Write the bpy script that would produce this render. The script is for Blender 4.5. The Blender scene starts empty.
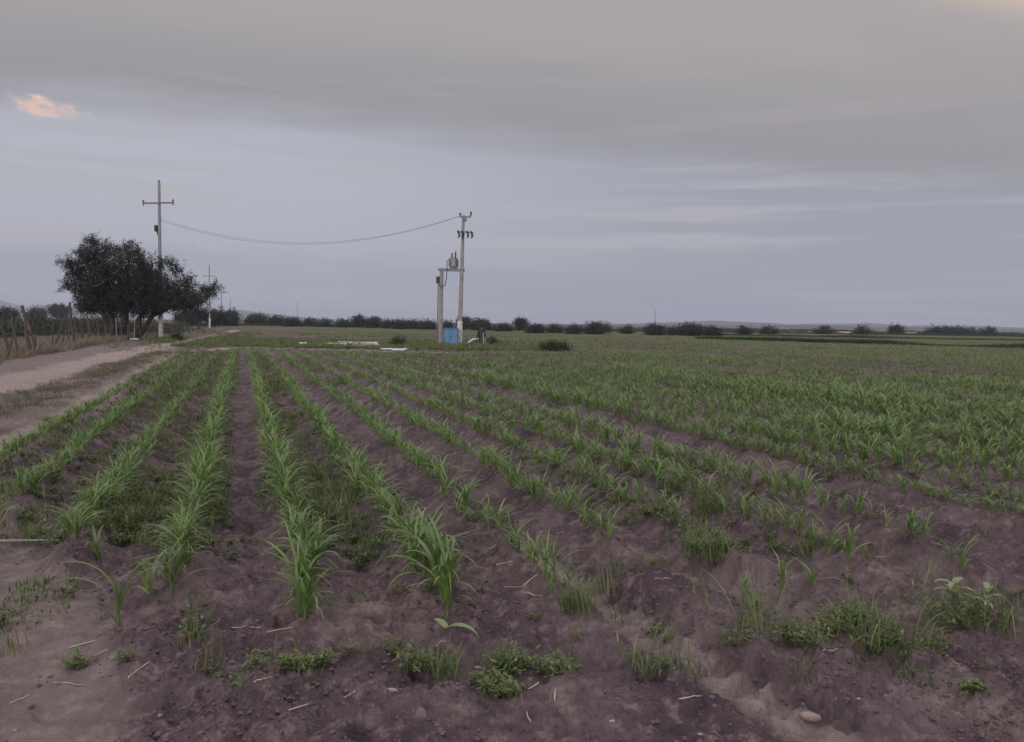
import bpy, math, random
import numpy as np
from mathutils import Vector, Matrix

# ------------------------------------------------------------------ camera, sky, sun, exposure
S = bpy.context.scene
COL = S.collection
F = 780.0; W = 1024; H = 742; CH = 1.60
YAW = math.atan(271 / F); PITCH = math.atan(47 / F); ROLL = math.radians(0.8)
fwd = Vector((math.sin(YAW) * math.cos(PITCH), math.cos(YAW) * math.cos(PITCH), -math.sin(PITCH)))
rt0 = Vector((math.cos(YAW), -math.sin(YAW), 0)); up0 = rt0.cross(fwd)
rt = rt0 * math.cos(ROLL) + up0 * math.sin(ROLL); up = up0 * math.cos(ROLL) - rt0 * math.sin(ROLL)
cd = bpy.data.cameras.new('camera'); cam = bpy.data.objects.new('camera', cd); COL.objects.link(cam)
cd.lens = F / W * 36; cd.sensor_width = 36; cd.clip_start = 0.05; cd.clip_end = 40000
R = Matrix((rt, up, -fwd)).transposed().to_4x4(); R.translation = Vector((0, 0, CH)); cam.matrix_world = R
S.camera = cam
S.view_settings.view_transform = 'Standard'; S.view_settings.look = 'None'
S.view_settings.exposure = 0.0; S.view_settings.gamma = 1.0

def ray(px, py): return (fwd * F + rt * (px - W / 2) + up * (H / 2 - py)).normalized()
def G(px, py):                                   # ground point seen at a pixel
    r = ray(px, py); t = CH / -r.z; return Vector((r.x * t, r.y * t, 0))
def D(px, d):                                    # ground point below pixel column px at depth d
    k = (px - W / 2) / F * d
    return Vector((math.sin(YAW) * d + math.cos(YAW) * k, math.cos(YAW) * d - math.sin(YAW) * k, 0))

SUN_EL = math.radians(14); SUN_AZ = math.radians(215)       # azimuth clockwise from +Y
def srgb(r, g, b):
    f = lambda c: (c / 255 / 12.92) if c / 255 <= 0.04045 else ((c / 255 + 0.055) / 1.055) ** 2.4
    return (f(r), f(g), f(b), 1.0)

def build_world():
    w = bpy.data.worlds.new('World'); S.world = w; w.use_nodes = True
    nt = w.node_tree; N = nt.nodes; L = nt.links; N.clear()
    out = N.new('ShaderNodeOutputWorld'); bg = N.new('ShaderNodeBackground'); bg.inputs[1].default_value = 0.10
    L.new(bg.outputs[0], out.inputs[0])
    sky = N.new('ShaderNodeTexSky'); sky.sky_type = 'NISHITA'; sky.sun_disc = False
    sky.sun_elevation = SUN_EL; sky.sun_rotation = SUN_AZ
    tc = N.new('ShaderNodeTexCoord'); DIR = tc.outputs['Generated']
    def math_(op, a, b=None, c=None, clamp=False):
        n = N.new('ShaderNodeMath'); n.operation = op; n.use_clamp = clamp
        for i, v in enumerate((a, b, c)):
            if v is None: continue
            if isinstance(v, (int, float)): n.inputs[i].default_value = v
            else: L.new(v, n.inputs[i])
        return n.outputs[0]
    def dot(v):
        n = N.new('ShaderNodeVectorMath'); n.operation = 'DOT_PRODUCT'; L.new(DIR, n.inputs[0]); n.inputs[1].default_value = v
        return n.outputs['Value']
    def sstep(v, a, b):
        n = N.new('ShaderNodeMapRange'); n.interpolation_type = 'SMOOTHERSTEP'
        n.inputs[1].default_value = a; n.inputs[2].default_value = b; L.new(v, n.inputs[0]); return n.outputs[0]
    def mix(f, a, b):
        n = N.new('ShaderNodeMix'); n.data_type = 'RGBA'
        if isinstance(f, float): n.inputs[0].default_value = f
        else: L.new(f, n.inputs[0])
        for s, v in ((6, a), (7, b)):
            if isinstance(v, tuple): n.inputs[s].default_value = v
            else: L.new(v, n.inputs[s])
        return n.outputs[2]
    def col(r, g, b):
        c = srgb(r, g, b); return (c[0] * 10, c[1] * 10, c[2] * 10, 1)
    def noise(scale, stretch, detail, rough=0.55, off=(0, 0, 0), persp=False):
        if persp:
            sep = N.new('ShaderNodeSeparateXYZ'); L.new(DIR, sep.inputs[0])
            z = math_('ADD', math_('ABSOLUTE', sep.outputs[2]), 0.13)
            cx = math_('DIVIDE', sep.outputs[0], z); cy = math_('DIVIDE', sep.outputs[1], z)
            cmb = N.new('ShaderNodeCombineXYZ'); L.new(cx, cmb.inputs[0]); L.new(cy, cmb.inputs[1]); src = cmb.outputs[0]
        else: src = DIR
        mp = N.new('ShaderNodeMapping'); mp.inputs['Scale'].default_value = stretch; mp.inputs['Location'].default_value = off
        mp.inputs['Rotation'].default_value = (0, 0, YAW if persp else 0)
        L.new(src, mp.inputs[0])
        n = N.new('ShaderNodeTexNoise'); n.inputs['Scale'].default_value = scale; n.inputs['Detail'].default_value = detail
        n.inputs['Roughness'].default_value = rough; L.new(mp.outputs[0], n.inputs['Vector']); return n.outputs[0]
    sep = N.new('ShaderNodeSeparateXYZ'); L.new(DIR, sep.inputs[0]); Z = sep.outputs[2]
    n1 = noise(1.0, (1, 1, 9), 5, 0.5)
    n2 = noise(2.6, (1.0, 1.0, 20), 6, 0.58, (3, 1, 7))
    n3 = noise(0.8, (0.6, 1.7, 1), 6, 0.55, (4, 2, 0), persp=True)
    n4 = noise(7.0, (1, 1, 4), 6, 0.6, (1, 5, 2))
    horiz = dot(tuple(Vector((math.sin(YAW), math.cos(YAW), 0)).cross(Vector((0, 0, 1)))))      # sideways from the field's heading
    # clear-ish air between the cloud decks, thin grey veil over it
    low = mix(sstep(Z, 0.0, 0.20), col(174, 176, 191), col(183, 187, 198))
    low = mix(sstep(horiz, -0.45, 0.5), low, mix(sstep(Z, 0.0, 0.2), col(154, 156, 173), col(156, 158, 170)))
    low = mix(math_('MULTIPLY', sstep(n2, 0.44, 0.66), 0.75), low, col(182, 178, 184))
    low = mix(math_('MULTIPLY', sstep(n1, 0.52, 0.72), 0.65), low, col(152, 156, 174))
    low = mix(math_('MULTIPLY', sstep(n3, 0.50, 0.75), 0.5), low, col(162, 162, 168))
    veiled = mix(0.94, sky.outputs[0], low)
    # the heavy deck: its lower edge slants down across the view
    a = ray(-40, 92); b = ray(520, 134); c = ray(1060, 198)
    nrm = a.cross(c).normalized(); nrm = -nrm if nrm.z < 0 else nrm
    e = dot(tuple(nrm))
    bend = math_('MULTIPLY', math_('SUBTRACT', n1, 0.5), 0.10)
    bend2 = math_('MULTIPLY', math_('SUBTRACT', n3, 0.5), 0.05)
    e2 = math_('ADD', math_('ADD', e, bend), bend2)
    m = sstep(math_('ADD', e2, math_('MULTIPLY', math_('SUBTRACT', n4, 0.5), 0.05)), -0.036, 0.046)
    deck = mix(sstep(e2, 0.0, 0.16), col(153, 151, 157), col(171, 166, 166))
    deck = mix(math_('MULTIPLY', sstep(n3, 0.42, 0.7), 0.5), deck, col(154, 151, 155))
    deck = mix(math_('MULTIPLY', sstep(n2, 0.5, 0.7), 0.4), deck, col(170, 165, 168))
    zen = mix(sstep(Z, 0.42, 0.8), deck, (11.6, 11.0, 12.4, 1))          # deck brightened overhead, out of view, to light the ground
    skyc = mix(m, veiled, zen)
    # warm break in the deck, above and to the right
    wr = ray(1090, -95); dw = dot(tuple(wr))
    wa = ray(800, -30); wb = ray(1100, 28); wn = wa.cross(wb).normalized(); wn = -wn if wn.z < 0 else wn
    wstrip = sstep(math_('ADD', dot(tuple(wn)), math_('MULTIPLY', math_('SUBTRACT', n1, 0.5), 0.05)), -0.02, 0.06)
    wm = math_('MULTIPLY', wstrip, sstep(math_('ADD', dw, math_('MULTIPLY', math_('SUBTRACT', n1, 0.5), 0.02)), 0.93, 0.995))
    skyc = mix(wm, skyc, col(246, 216, 190))
    # one small cloud catching the last sun
    oc = ray(46, 107); ou = Vector((oc.y, -oc.x, 0)).normalized(); ov = ou.cross(oc)
    du = math_('DIVIDE', dot(tuple(ou)), 0.050); dv = math_('DIVIDE', math_('ADD', dot(tuple(ov)), math_('MULTIPLY', dot(tuple(ou)), 0.07)), 0.0105)
    rr = math_('ADD', math_('MULTIPLY', du, du), math_('MULTIPLY', dv, dv))
    rr = math_('ADD', rr, math_('MULTIPLY', math_('SUBTRACT', n4, 0.5), 5.0))
    n5 = noise(40.0, (1, 1, 1.6), 4, 0.6)
    rr = math_('ADD', rr, math_('MULTIPLY', math_('SUBTRACT', n5, 0.5), 2.4))
    om = math_('MULTIPLY', sstep(rr, 1.5, 0.1), 0.9)
    skyc = mix(om, skyc, mix(sstep(dv, -0.8, 0.9), col(232, 194, 182), col(252, 212, 190)))
    L.new(skyc, bg.inputs[0])
build_world()
sl = bpy.data.lights.new('sun', 'SUN'); sl.energy = 1.3; sl.angle = math.radians(35); sl.color = (1.0, 0.90, 0.93)
so = bpy.data.objects.new('sun', sl); COL.objects.link(so)
sd = Vector((math.sin(SUN_AZ) * math.cos(SUN_EL), math.cos(SUN_AZ) * math.cos(SUN_EL), math.sin(SUN_EL)))
so.rotation_euler = sd.to_track_quat('Z', 'Y').to_euler(); so.location = (0, -20, 30)

# ------------------------------------------------------------------ helpers
def tag(o, label=None, cat=None, group=None, kind=None):
    if label: o['label'] = label
    if cat: o['category'] = cat
    if group: o['group'] = group
    if kind: o['kind'] = kind
    return o
def empty(name, loc, label, cat, group=None, rz=0):
    o = bpy.data.objects.new(name, None); o.empty_display_size = 0.1; COL.objects.link(o)
    o.location = loc; o.rotation_euler[2] = rz
    return tag(o, label, cat, group)
def mesh_np(name, V, Q, mats, parent=None, attrs=None, matidx=None, smooth=True):
    """V (n,3), Q list of (m,4) / (m,3) arrays -> ONE mesh object"""
    me = bpy.data.meshes.new(name)
    if not isinstance(Q, (list, tuple)): Q = [Q]
    Q = [np.asarray(q, dtype=np.int32) for q in Q if len(q)]
    nv = len(V); loops = np.concatenate([q.ravel() for q in Q])
    sizes = np.concatenate([np.full(len(q), q.shape[1], dtype=np.int32) for q in Q])
    starts = np.concatenate([[0], np.cumsum(sizes)[:-1]]).astype(np.int32)
    me.vertices.add(nv); me.vertices.foreach_set('co', np.ascontiguousarray(V, dtype=np.float32).ravel())
    me.loops.add(len(loops)); me.loops.foreach_set('vertex_index', loops)
    me.polygons.add(len(sizes)); me.polygons.foreach_set('loop_start', starts)
    if matidx is not None: me.polygons.foreach_set('material_index', np.asarray(matidx, dtype=np.int32))
    me.polygons.foreach_set('use_smooth', np.full(len(sizes), smooth, dtype=bool))
    for m in mats: me.materials.append(m)
    for k, a in (attrs or {}).items():
        at = me.attributes.new(k, 'FLOAT_COLOR', 'POINT')
        c = np.ones((nv, 4), dtype=np.float32); c[:, :a.shape[1]] = a; at.data.foreach_set('color', c.ravel())
    me.update(calc_edges=True)
    o = bpy.data.objects.new(name, me); COL.objects.link(o)
    if parent: o.parent = parent
    return o

class MB:
    """collects boxes, tubes and lathes into one mesh"""
    def __init__(s): s.V = []; s.Q = []; s.T = []; s.n = 0
    def add(s, V, Q=(), T=()):
        V = np.asarray(V, dtype=float); s.V.append(V)
        if len(Q): s.Q.append(np.asarray(Q) + s.n)
        if len(T): s.T.append(np.asarray(T) + s.n)
        s.n += len(V)
    def box(s, c, d, rz=0, bev=0.0):
        x, y, z = d[0] / 2, d[1] / 2, d[2] / 2; b = min(bev, x * .9, y * .9, z * .9)
        if b > 0:
            pts = []
            for zz, ins in ((-z, b), (-z + b, 0), (z - b, 0), (z, b)):
                X, Y = x - ins, y - ins
                pts += [(-X + (b if not ins else 0), -Y, zz), (X - (b if not ins else 0), -Y, zz), (X, -Y + (b if not ins else 0), zz), (X, Y - (b if not ins else 0), zz),
                        (X - (b if not ins else 0), Y, zz), (-X + (b if not ins else 0), Y, zz), (-X, Y - (b if not ins else 0), zz), (-X, -Y + (b if not ins else 0), zz)]
            V = np.array(pts); Q = []
            for k in range(3):
                for i in range(8): Q.append((k * 8 + i, k * 8 + (i + 1) % 8, k * 8 + 8 + (i + 1) % 8, k * 8 + 8 + i))
            for o_, r in ((0, -1), (24, 1)):
                idx = [o_ + i for i in range(8)][::r]
                Q += [(idx[0], idx[1], idx[2], idx[3]), (idx[0], idx[3], idx[4], idx[7]), (idx[4], idx[5], idx[6], idx[7])]
        else:
            V = np.array([(i, j, k) for k in (-z, z) for i, j in ((-x, -y), (x, -y), (x, y), (-x, y))])
            Q = [(0, 3, 2, 1), (4, 5, 6, 7), (0, 1, 5, 4), (1, 2, 6, 5), (2, 3, 7, 6), (3, 0, 4, 7)]
        ca, sa = math.cos(rz), math.sin(rz); V = V @ np.array([[ca, sa, 0], [-sa, ca, 0], [0, 0, 1]]) + np.array(c)
        s.add(V, Q)
    def tube(s, pts, rad, n=8, cap=True):
        P = [Vector(p) for p in pts]; m = len(P)
        if not hasattr(rad, '__len__'): rad = [rad] * m
        V = []; ref = None
        for i in range(m):
            t = (P[min(i + 1, m - 1)] - P[max(i - 1, 0)]).normalized()
            if ref is None: ref = Vector((1, 0, 0)) if abs(t.x) < 0.9 else Vector((0, 1, 0))
            a = t.cross(ref).normalized(); b = t.cross(a).normalized(); ref = b.cross(t) if False else ref
            for j in range(n):
                an = 2 * math.pi * j / n; V.append(P[i] + (a * math.cos(an) + b * math.sin(an)) * rad[i])
        Q = [(i * n + j, i * n + (j + 1) % n, (i + 1) * n + (j + 1) % n, (i + 1) * n + j) for i in range(m - 1) for j in range(n)]
        T = []
        if cap:
            V += [P[0], P[-1]]; c0 = m * n
            for j in range(n):
                T.append((c0, (j + 1) % n, j)); T.append((c0 + 1, (m - 1) * n + j, (m - 1) * n + (j + 1) % n))
        s.add([tuple(v) for v in V], Q, T)
    def build(s, name, mat, parent=None, smooth=True):
        Q = []
        if s.Q: Q.append(np.concatenate(s.Q))
        if s.T: Q.append(np.concatenate(s.T))
        o = mesh_np(name, np.concatenate(s.V), Q, [mat] if not isinstance(mat, list) else mat, parent, smooth=smooth)
        if smooth:
            try: o.data.set_sharp_from_angle(angle=math.radians(35))
            except Exception: pass
        return o

# noise
def _h(ix, iy, seed):
    n = (ix.astype(np.int64) * 374761393 + iy.astype(np.int64) * 668265263 + seed * 1442695041) & 0xffffffff
    n = ((n ^ (n >> 13)) * 1274126177) & 0xffffffff
    return ((n ^ (n >> 16)) & 0xffffff) / float(0xffffff)
def vnoise(x, y, seed=0):
    ix = np.floor(x); iy = np.floor(y); fx = x - ix; fy = y - iy
    fx = fx * fx * fx * (fx * (fx * 6 - 15) + 10); fy = fy * fy * fy * (fy * (fy * 6 - 15) + 10)
    a = _h(ix, iy, seed); b = _h(ix + 1, iy, seed); c = _h(ix, iy + 1, seed); d = _h(ix + 1, iy + 1, seed)
    return (a * (1 - fx) + b * fx) * (1 - fy) + (c * (1 - fx) + d * fx) * fy
def fbm(x, y, oct=4, seed=0, g=0.5):
    s = 0; a = 1; t = 0
    for i in range(oct):
        s = s + a * vnoise(x * 2 ** i + 17.3 * i, y * 2 ** i - 9.1 * i, seed + i); t += a; a *= g
    return s / t
def worley(x, y, seed=0):
    ix = np.floor(x); iy = np.floor(y); best = np.full(x.shape, 9.0); rid = np.zeros(x.shape)
    for dx in (-1, 0, 1):
        for dy in (-1, 0, 1):
            cx = ix + dx; cy = iy + dy
            px = cx + _h(cx, cy, seed); py = cy + _h(cx, cy, seed + 7)
            d = np.hypot(px - x, py - y); m = d < best
            rid = np.where(m, _h(cx, cy, seed + 13), rid); best = np.minimum(best, d)
    return best, rid
def ss(v, a, b):
    t = np.clip((v - a) / (b - a), 0, 1); return t * t * (3 - 2 * t)
def pdist(x, y, pts):
    """distance to, and length along, a polyline"""
    best = np.full(x.shape, 1e9); along = np.zeros(x.shape); side = np.zeros(x.shape); acc = 0
    for (ax, ay), (bx, by) in zip(pts[:-1], pts[1:]):
        ux, uy = bx - ax, by - ay; l = math.hypot(ux, uy); ux /= l; uy /= l
        t = np.clip((x - ax) * ux + (y - ay) * uy, 0, l); dx = x - ax - ux * t; dy = y - ay - uy * t; d = np.hypot(dx, dy)
        m = d < best; best = np.where(m, d, best); along = np.where(m, acc + t, along); side = np.where(m, dx * uy - dy * ux, side); acc += l
    return best, along, side

# ------------------------------------------------------------------ the lie of the land
CY, SY = math.cos(YAW), math.sin(YAW)
def depth(x, y): return y * CY + x * SY
SP = 0.465 * CH * CY; X0 = 0.23 * CH * CY            # row spacing, first row right of the long bare furrow
rowx = lambda i: X0 + i * SP
START = {-4: 7.5, -3: 6.4, -2: 5.1, -1: 4.5, 0: 4.02, 1: 4.05, 2: 4.2, 3: 5.3, 4: 5.6, 5: 5.0, 6: 5.0, 7: 11.0, 8: 5.0}
LIM = (X0 - 4.5 * SP)
p2 = lambda v: (v.x, v.y)
HEAD = 42.0
lane_near = [(-2.75, -30), (-2.75, 30), (-2.9, 38), (-2.2, 44), p2(G(232, 347)), p2(G(300, 348)), p2(G(380, 350.5)), p2(G(470, 353))]
lane_far = [(-5.4, -30), (-5.4, 30), (-5.2, 40), (-4.6, 50), p2(G(212, 337)), p2(G(236, 330))]
tyre = [p2(G(470, 505)), p2(G(560, 565)), p2(G(640, 618)), p2(G(740, 682)), p2(G(870, 752)), p2(G(1010, 860))]
tyre2 = [p2(G(640, 545)), p2(G(760, 590)), p2(G(900, 668)), p2(G(1060, 740))]
left_rut = [p2(G(58, 800)), p2(G(60, 660)), p2(G(40, 600)), p2(G(-10, 540)), p2(G(-60, 490))]
left_rut2 = [p2(G(130, 800)), p2(G(150, 690)), p2(G(330, 640)), p2(G(500, 690)), p2(G(640, 760))]
def masks(x, y):
    dn, an, sn = pdist(x, y, lane_near); df, af, sf = pdist(x, y, lane_far)
    wob = (fbm(x * .9, y * .5, 3, 51) - .5)
    hw = ss(depth(x, y), 38, 44) * .30 * (.4 + 1.2 * fbm(x * .6, y * .6, 3, 57)); ln = 1 - ss(dn + wob * .5 - hw, 0.22, 0.55); lf = 1 - ss(df + wob * .9, 0.55, 1.25)
    lr, _, _ = pdist(x, y, left_rut); lr = 1 - ss(lr + wob * .3, 0.1, 0.4)
    verge = (1 - ss(df, 1.0, 3.0)) 
    return dn, df, ln, lf, lr, verge
def height(x, y, fine=True):
    d = depth(x, y); r = np.hypot(x, y)
    dn, df, ln, lf, lr, verge = masks(x, y)
    field = ss(x, LIM - .25, LIM + .25) * (1 - ss(d, HEAD - 2.5, HEAD - .5) * (1 - ss(x, 14, 17)))
    st = 4.6 + 0 * x
    inrow = ss(d + (fbm(x * 1.3, y * 1.3, 2, 5) - .5) * .8, st - 1.1, st + .3)
    fade = 1 - ss(d, 60, 110)
    z = 0.0 + field * inrow * fade * 0.065 * (np.cos(2 * np.pi * (x - X0) / SP + (vnoise(x * .5, y * .5, 77) - .5) * .9) + 0.25 * np.cos(4 * np.pi * (x - X0) / SP))
    road = np.clip(ln + lf + .8 * lr, 0, 1); soft = 1 - .85 * road
    z = z - 0.05 * ln - 0.045 * lf - 0.03 * lr
    z = z + (fbm(x * 1.1, y * 1.1, 3, 1) - .5) * 0.07 * (1 - .5 * road) * (1 - ss(d, 80, 200))
    z = z + (fbm(x * .07, y * .07, 2, 31) - .5) * .12 * ss(d, 12, 40) * (1 - ss(d, 120, 250))
    if fine:
        fd = 1 - ss(r, 12, 45)
        z = z + (fbm(x * 7, y * 7, 5, 2, .72) - .5) * 0.105 * soft * (1 - .6 * (1 - ss(pdist(x, y, tyre)[0], .10, .28))) * (.4 + .6 * fd)
        z = z + (fbm(x * 3.1 + 4, y * 3.1, 2, 88) - .5) * 0.05 * soft * fd
        w, rid = worley(x * 9 + fbm(x * 8, y * 8, 2, 9) * 1.2, y * 9 + fbm(x * 8, y * 8, 2, 19) * 1.2, 3)
        lump = ss(fbm(x * 1.7, y * 1.7, 3, 41), .38, .56)
        z = z + np.clip(.52 - w, 0, 1) * 0.085 * (rid > .35) * rid * soft * fd * (.25 + .75 * lump)
        w2, rid2 = worley(x * 24, y * 24, 23)
        z = z + np.clip(.45 - w2, 0, 1) * 0.042 * (rid2 > .4) * soft * (1 - ss(r, 7, 14)) * (.35 + .65 * lump)
        # dark pits and cracks in the crust
        pit = ss(fbm(x * 4.2, y * 4.2, 3, 61), .60, .72); z = z - pit * 0.038 * soft * fd
        # tractor tyre prints
        for pl, wd, a0, st_ in ((tyre, .17, 1.15, 1), (tyre2, .13, .45, 1)):
            td, ta, ts = pdist(x, y, pl)
            m = 1 - ss(td + (fbm(x * 5, y * 5, 2, 71) - .5) * .08, wd, wd + .10)
            lug = np.sin((ta + np.abs(ts) * .5) * 2 * np.pi / .19) * .5 + .5
            keep = ss(fbm(x * 1.2, y * 1.2, 2, 15), .22, .45)
            z = z - m * a0 * (0.040 + .055 * lug * keep) + a0 * .022 * np.exp(-((td - wd - .10) / .07) ** 2)
        td, ta, ts = pdist(x, y, left_rut2)
        z = z - .025 * (1 - ss(td, .10, .3))
    return z
def hz(x, y, fine=True):
    return float(height(np.array([float(x)]), np.array([float(y)]), fine)[0])
def P(px, py, dz=0.0):
    g = G(px, py)
    for _ in range(3):
        z = hz(g.x, g.y); r = ray(px, py); t = (CH - z) / -r.z; g = Vector((r.x * t, r.y * t, z))
    g.z += dz; return g

# ------------------------------------------------------------------ materials
class NM:
    def __init__(s, name, rough=0.9, spec=0.2):
        s.m = bpy.data.materials.new(name); s.m.use_nodes = True; s.nt = s.m.node_tree; s.N = s.nt.nodes; s.L = s.nt.links
        s.b = s.N['Principled BSDF']; s.b.inputs['Roughness'].default_value = rough
        s.b.inputs['Specular IOR Level'].default_value = spec; s.out = s.N['Material Output']
    def coord(s, kind='Object'):
        n = s.N.new('ShaderNodeTexCoord'); return n.outputs[kind]
    def pos(s):
        n = s.N.new('ShaderNodeNewGeometry'); return n.outputs['Position']
    def noise(s, vec, scale, detail=4, rough=.55, stretch=None, col=False):
        if stretch:
            mp = s.N.new('ShaderNodeMapping'); mp.inputs['Scale'].default_value = stretch; s.L.new(vec, mp.inputs[0]); vec = mp.outputs[0]
        n = s.N.new('ShaderNodeTexNoise'); n.inputs['Scale'].default_value = scale; n.inputs['Detail'].default_value = detail
        n.inputs['Roughness'].default_value = rough; s.L.new(vec, n.inputs['Vector']); return n.outputs[0]
    def rng(s, v, a, b, c=0, d=1):
        n = s.N.new('ShaderNodeMapRange'); n.interpolation_type = 'SMOOTHSTEP'
        for i, q in enumerate((a, b, c, d)): n.inputs[i + 1].default_value = q
        s.L.new(v, n.inputs[0]); return n.outputs[0]
    def mul(s, a, b, op='MULTIPLY'):
        n = s.N.new('ShaderNodeMath'); n.operation = op
        for i, v in enumerate((a, b)):
            if isinstance(v, (int, float)): n.inputs[i].default_value = v
            else: s.L.new(v, n.inputs[i])
        return n.outputs[0]
    def mix(s, f, a, b):
        n = s.N.new('ShaderNodeMix'); n.data_type = 'RGBA'
        if isinstance(f, (int, float)): n.inputs[0].default_value = f
        else: s.L.new(f, n.inputs[0])
        for k, v in ((6, a), (7, b)):
            if isinstance(v, tuple): n.inputs[k].default_value = (*v[:3], 1)
            else: s.L.new(v, n.inputs[k])
        return n.outputs[2]
    def attr(s, name):
        n = s.N.new('ShaderNodeAttribute'); n.attribute_name = name
        q = s.N.new('ShaderNodeSeparateColor'); s.L.new(n.outputs['Color'], q.inputs[0]); return q.outputs
    def bump(s, h, strength, dist):
        n = s.N.new('ShaderNodeBump'); n.inputs['Strength'].default_value = strength; n.inputs['Distance'].default_value = dist
        s.L.new(h, n.inputs['Height']); s.L.new(n.outputs[0], s.b.inputs['Normal'])
    def base(s, c):
        if isinstance(c, tuple): s.b.inputs['Base Color'].default_value = (*c[:3], 1)
        else: s.L.new(c, s.b.inputs['Base Color'])
        return s
SOIL_D = (.082, .061, .068); SOIL_M = (.180, .137, .134); SOIL_L = (.325, .250, .236)
def ground_mat():
    q = NM('soil', .95, .12); p = q.pos(); r, g, b = q.attr('zone')[:3]     # r: compacted, g: ground cover, b: dry crust
    n1 = q.noise(p, 1.3, 6, .6); n2 = q.noise(p, 9, 6, .65); n3 = q.noise(p, 70, 4, .7); n0 = q.noise(p, .09, 4, .5)
    c = q.mix(q.rng(n1, .35, .65), SOIL_D, SOIL_M)
    c = q.mix(q.rng(n2, .50, .72, 0, .75), c, SOIL_L)
    c = q.mix(q.rng(n2, .28, .45, .6, 0), c, (.050, .037, .045))  # occlusion painted into the soil: darker in hollows of the bump noise
    c = q.mix(q.mul(b, .8), c, q.mix(q.rng(n2, .4, .6), (.15, .11, .11), (.28, .205, .19)))
    c = q.mix(q.rng(n3, .58, .78, 0, .45), c, (.30, .22, .20))
    tr = q.mix(q.rng(n2, .35, .7), (.32, .262, .222), (.43, .362, .31))
    tr = q.mix(q.rng(n1, .4, .7, 0, .4), tr, (.24, .19, .17))
    c = q.mix(r, c, tr)
    gc = q.mix(q.rng(n1, .35, .65), (.060, .078, .032), (.115, .110, .058))
    gc = q.mix(q.rng(n0, .42, .62), gc, (.135, .120, .075))
    c = q.mix(g, c, gc)
    q.base(c)
    n28 = q.noise(p, 26, 5, .7); h = q.mul(q.mul(q.mul(n2, .4), q.mul(n28, .5), 'ADD'), q.mul(n3, .15), 'ADD'); q.bump(h, 1.0, .07)
    
    return q.m
M_SOIL = ground_mat()
def leaf_mat(name, dark, light, tip, dry, trans=.25, rough=.5, spec=.3, info=True):
    q = NM(name, rough, spec); r, g, b = q.attr('vc')[:3]; p = q.pos()
    if info:
        oi = q.N.new('ShaderNodeObjectInfo'); r = q.mul(q.mul(r, .7), q.mul(oi.outputs['Random'], .3), 'ADD')
    n = q.noise(p, 14, 3); c = q.mix(r, dark, light)
    c = q.mix(q.rng(n, .45, .75, 0, .5), c, tuple(v * .6 for v in dark))
    c = q.mix(q.rng(g, .55, 1.0, 0, .55), c, tip); c = q.mix(b, c, dry); q.base(c)
    tl = q.N.new('ShaderNodeBsdfTranslucent'); q.L.new(c, tl.inputs[0]); mx = q.N.new('ShaderNodeMixShader'); mx.inputs[0].default_value = trans
    q.L.new(q.b.outputs[0], mx.inputs[1]); q.L.new(tl.outputs[0], mx.inputs[2]); q.L.new(mx.outputs[0], q.out.inputs[0])
    return q.m
M_MAIZE = leaf_mat('maize_leaf', (.085, .170, .042), (.205, .330, .085), (.29, .36, .13), (.30, .27, .16), .3, .42, .4)
M_STALK = leaf_mat('maize_stalk', (.10, .15, .06), (.17, .21, .09), (.17, .21, .09), (.3, .25, .12), .1)
M_WEED = leaf_mat('weed_leaf', (.075, .125, .040), (.17, .225, .080), (.22, .25, .11), (.30, .26, .14), .25, .6)
M_GRASS = leaf_mat('grass_blade', (.085, .095, .055), (.17, .155, .095), (.25, .22, .15), (.30, .26, .18), .2, .7)
M_TREE = leaf_mat('tree_leaf', (.026, .034, .030), (.060, .072, .056), (.06, .07, .04), (.10, .09, .06), .2, .6)
M_SCRUB = leaf_mat('scrub_leaf', (.030, .046, .026), (.065, .085, .042), (.08, .09, .05), (.12, .11, .07), .2, .7)
def bark():
    q = NM('bark', .95); p = q.coord(); n = q.noise(p, 6, 5, .6, (3, 3, .6)); q.base(q.mix(q.rng(n, .35, .65), (.030, .026, .026), (.075, .064, .060))); q.bump(n, .8, .03); return q.m
M_BARK = bark()
def wood():
    q = NM('weathered_wood', .95); p = q.pos(); n = q.noise(p, 14, 5, .6, (4, 4, .4)); q.base(q.mix(q.rng(n, .35, .65), (.055, .045, .042), (.15, .125, .11))); q.bump(n, .6, .01); return q.m
M_WOOD = wood()
def wood2():
    q = NM('bleached_wood', .95); p = q.pos(); n = q.noise(p, 14, 5, .6, (4, 4, .4)); q.base(q.mix(q.rng(n, .35, .65), (.22, .19, .17), (.36, .32, .28))); return q.m
M_WOOD2 = wood2()
def concrete():
    q = NM('concrete', .85); p = q.pos(); n = q.noise(p, 3, 6, .6); n2 = q.noise(p, 12, 4, .6, (1, 1, .25))
    q.base(q.mix(q.rng(n2, .4, .7), q.mix(q.rng(n, .3, .7), (.30, .29, .29), (.40, .385, .38)), (.22, .21, .21))); q.bump(n2, .3, .01); return q.m
M_CONC = concrete()
def white_paint():
    q = NM('whitewash', .85); p = q.pos(); n = q.noise(p, 6, 5, .6); q.base(q.mix(q.rng(n, .4, .7), (.72, .71, .69), (.50, .48, .45))); return q.m
M_WHITE = white_paint()
def metal(name, c, rough=.6, rust=.3, met=.6):
    q = NM(name, rough, .4); p = q.pos(); n = q.noise(p, 9, 5, .6); q.base(q.mix(q.rng(n, .5, .75, 0, rust), c, (.14, .085, .06))); q.b.inputs['Metallic'].default_value = met; return q.m
M_STEEL = metal('galvanised_steel', (.22, .22, .23), .55, .3)
M_DARK = metal('dark_metal', (.045, .045, .05), .6, .4, .3)
M_TANK = metal('grey_tank_paint', (.26, .27, .28), .45, .15, .1)
M_CER = metal('brown_ceramic', (.09, .05, .04), .25, 0, 0)
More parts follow.
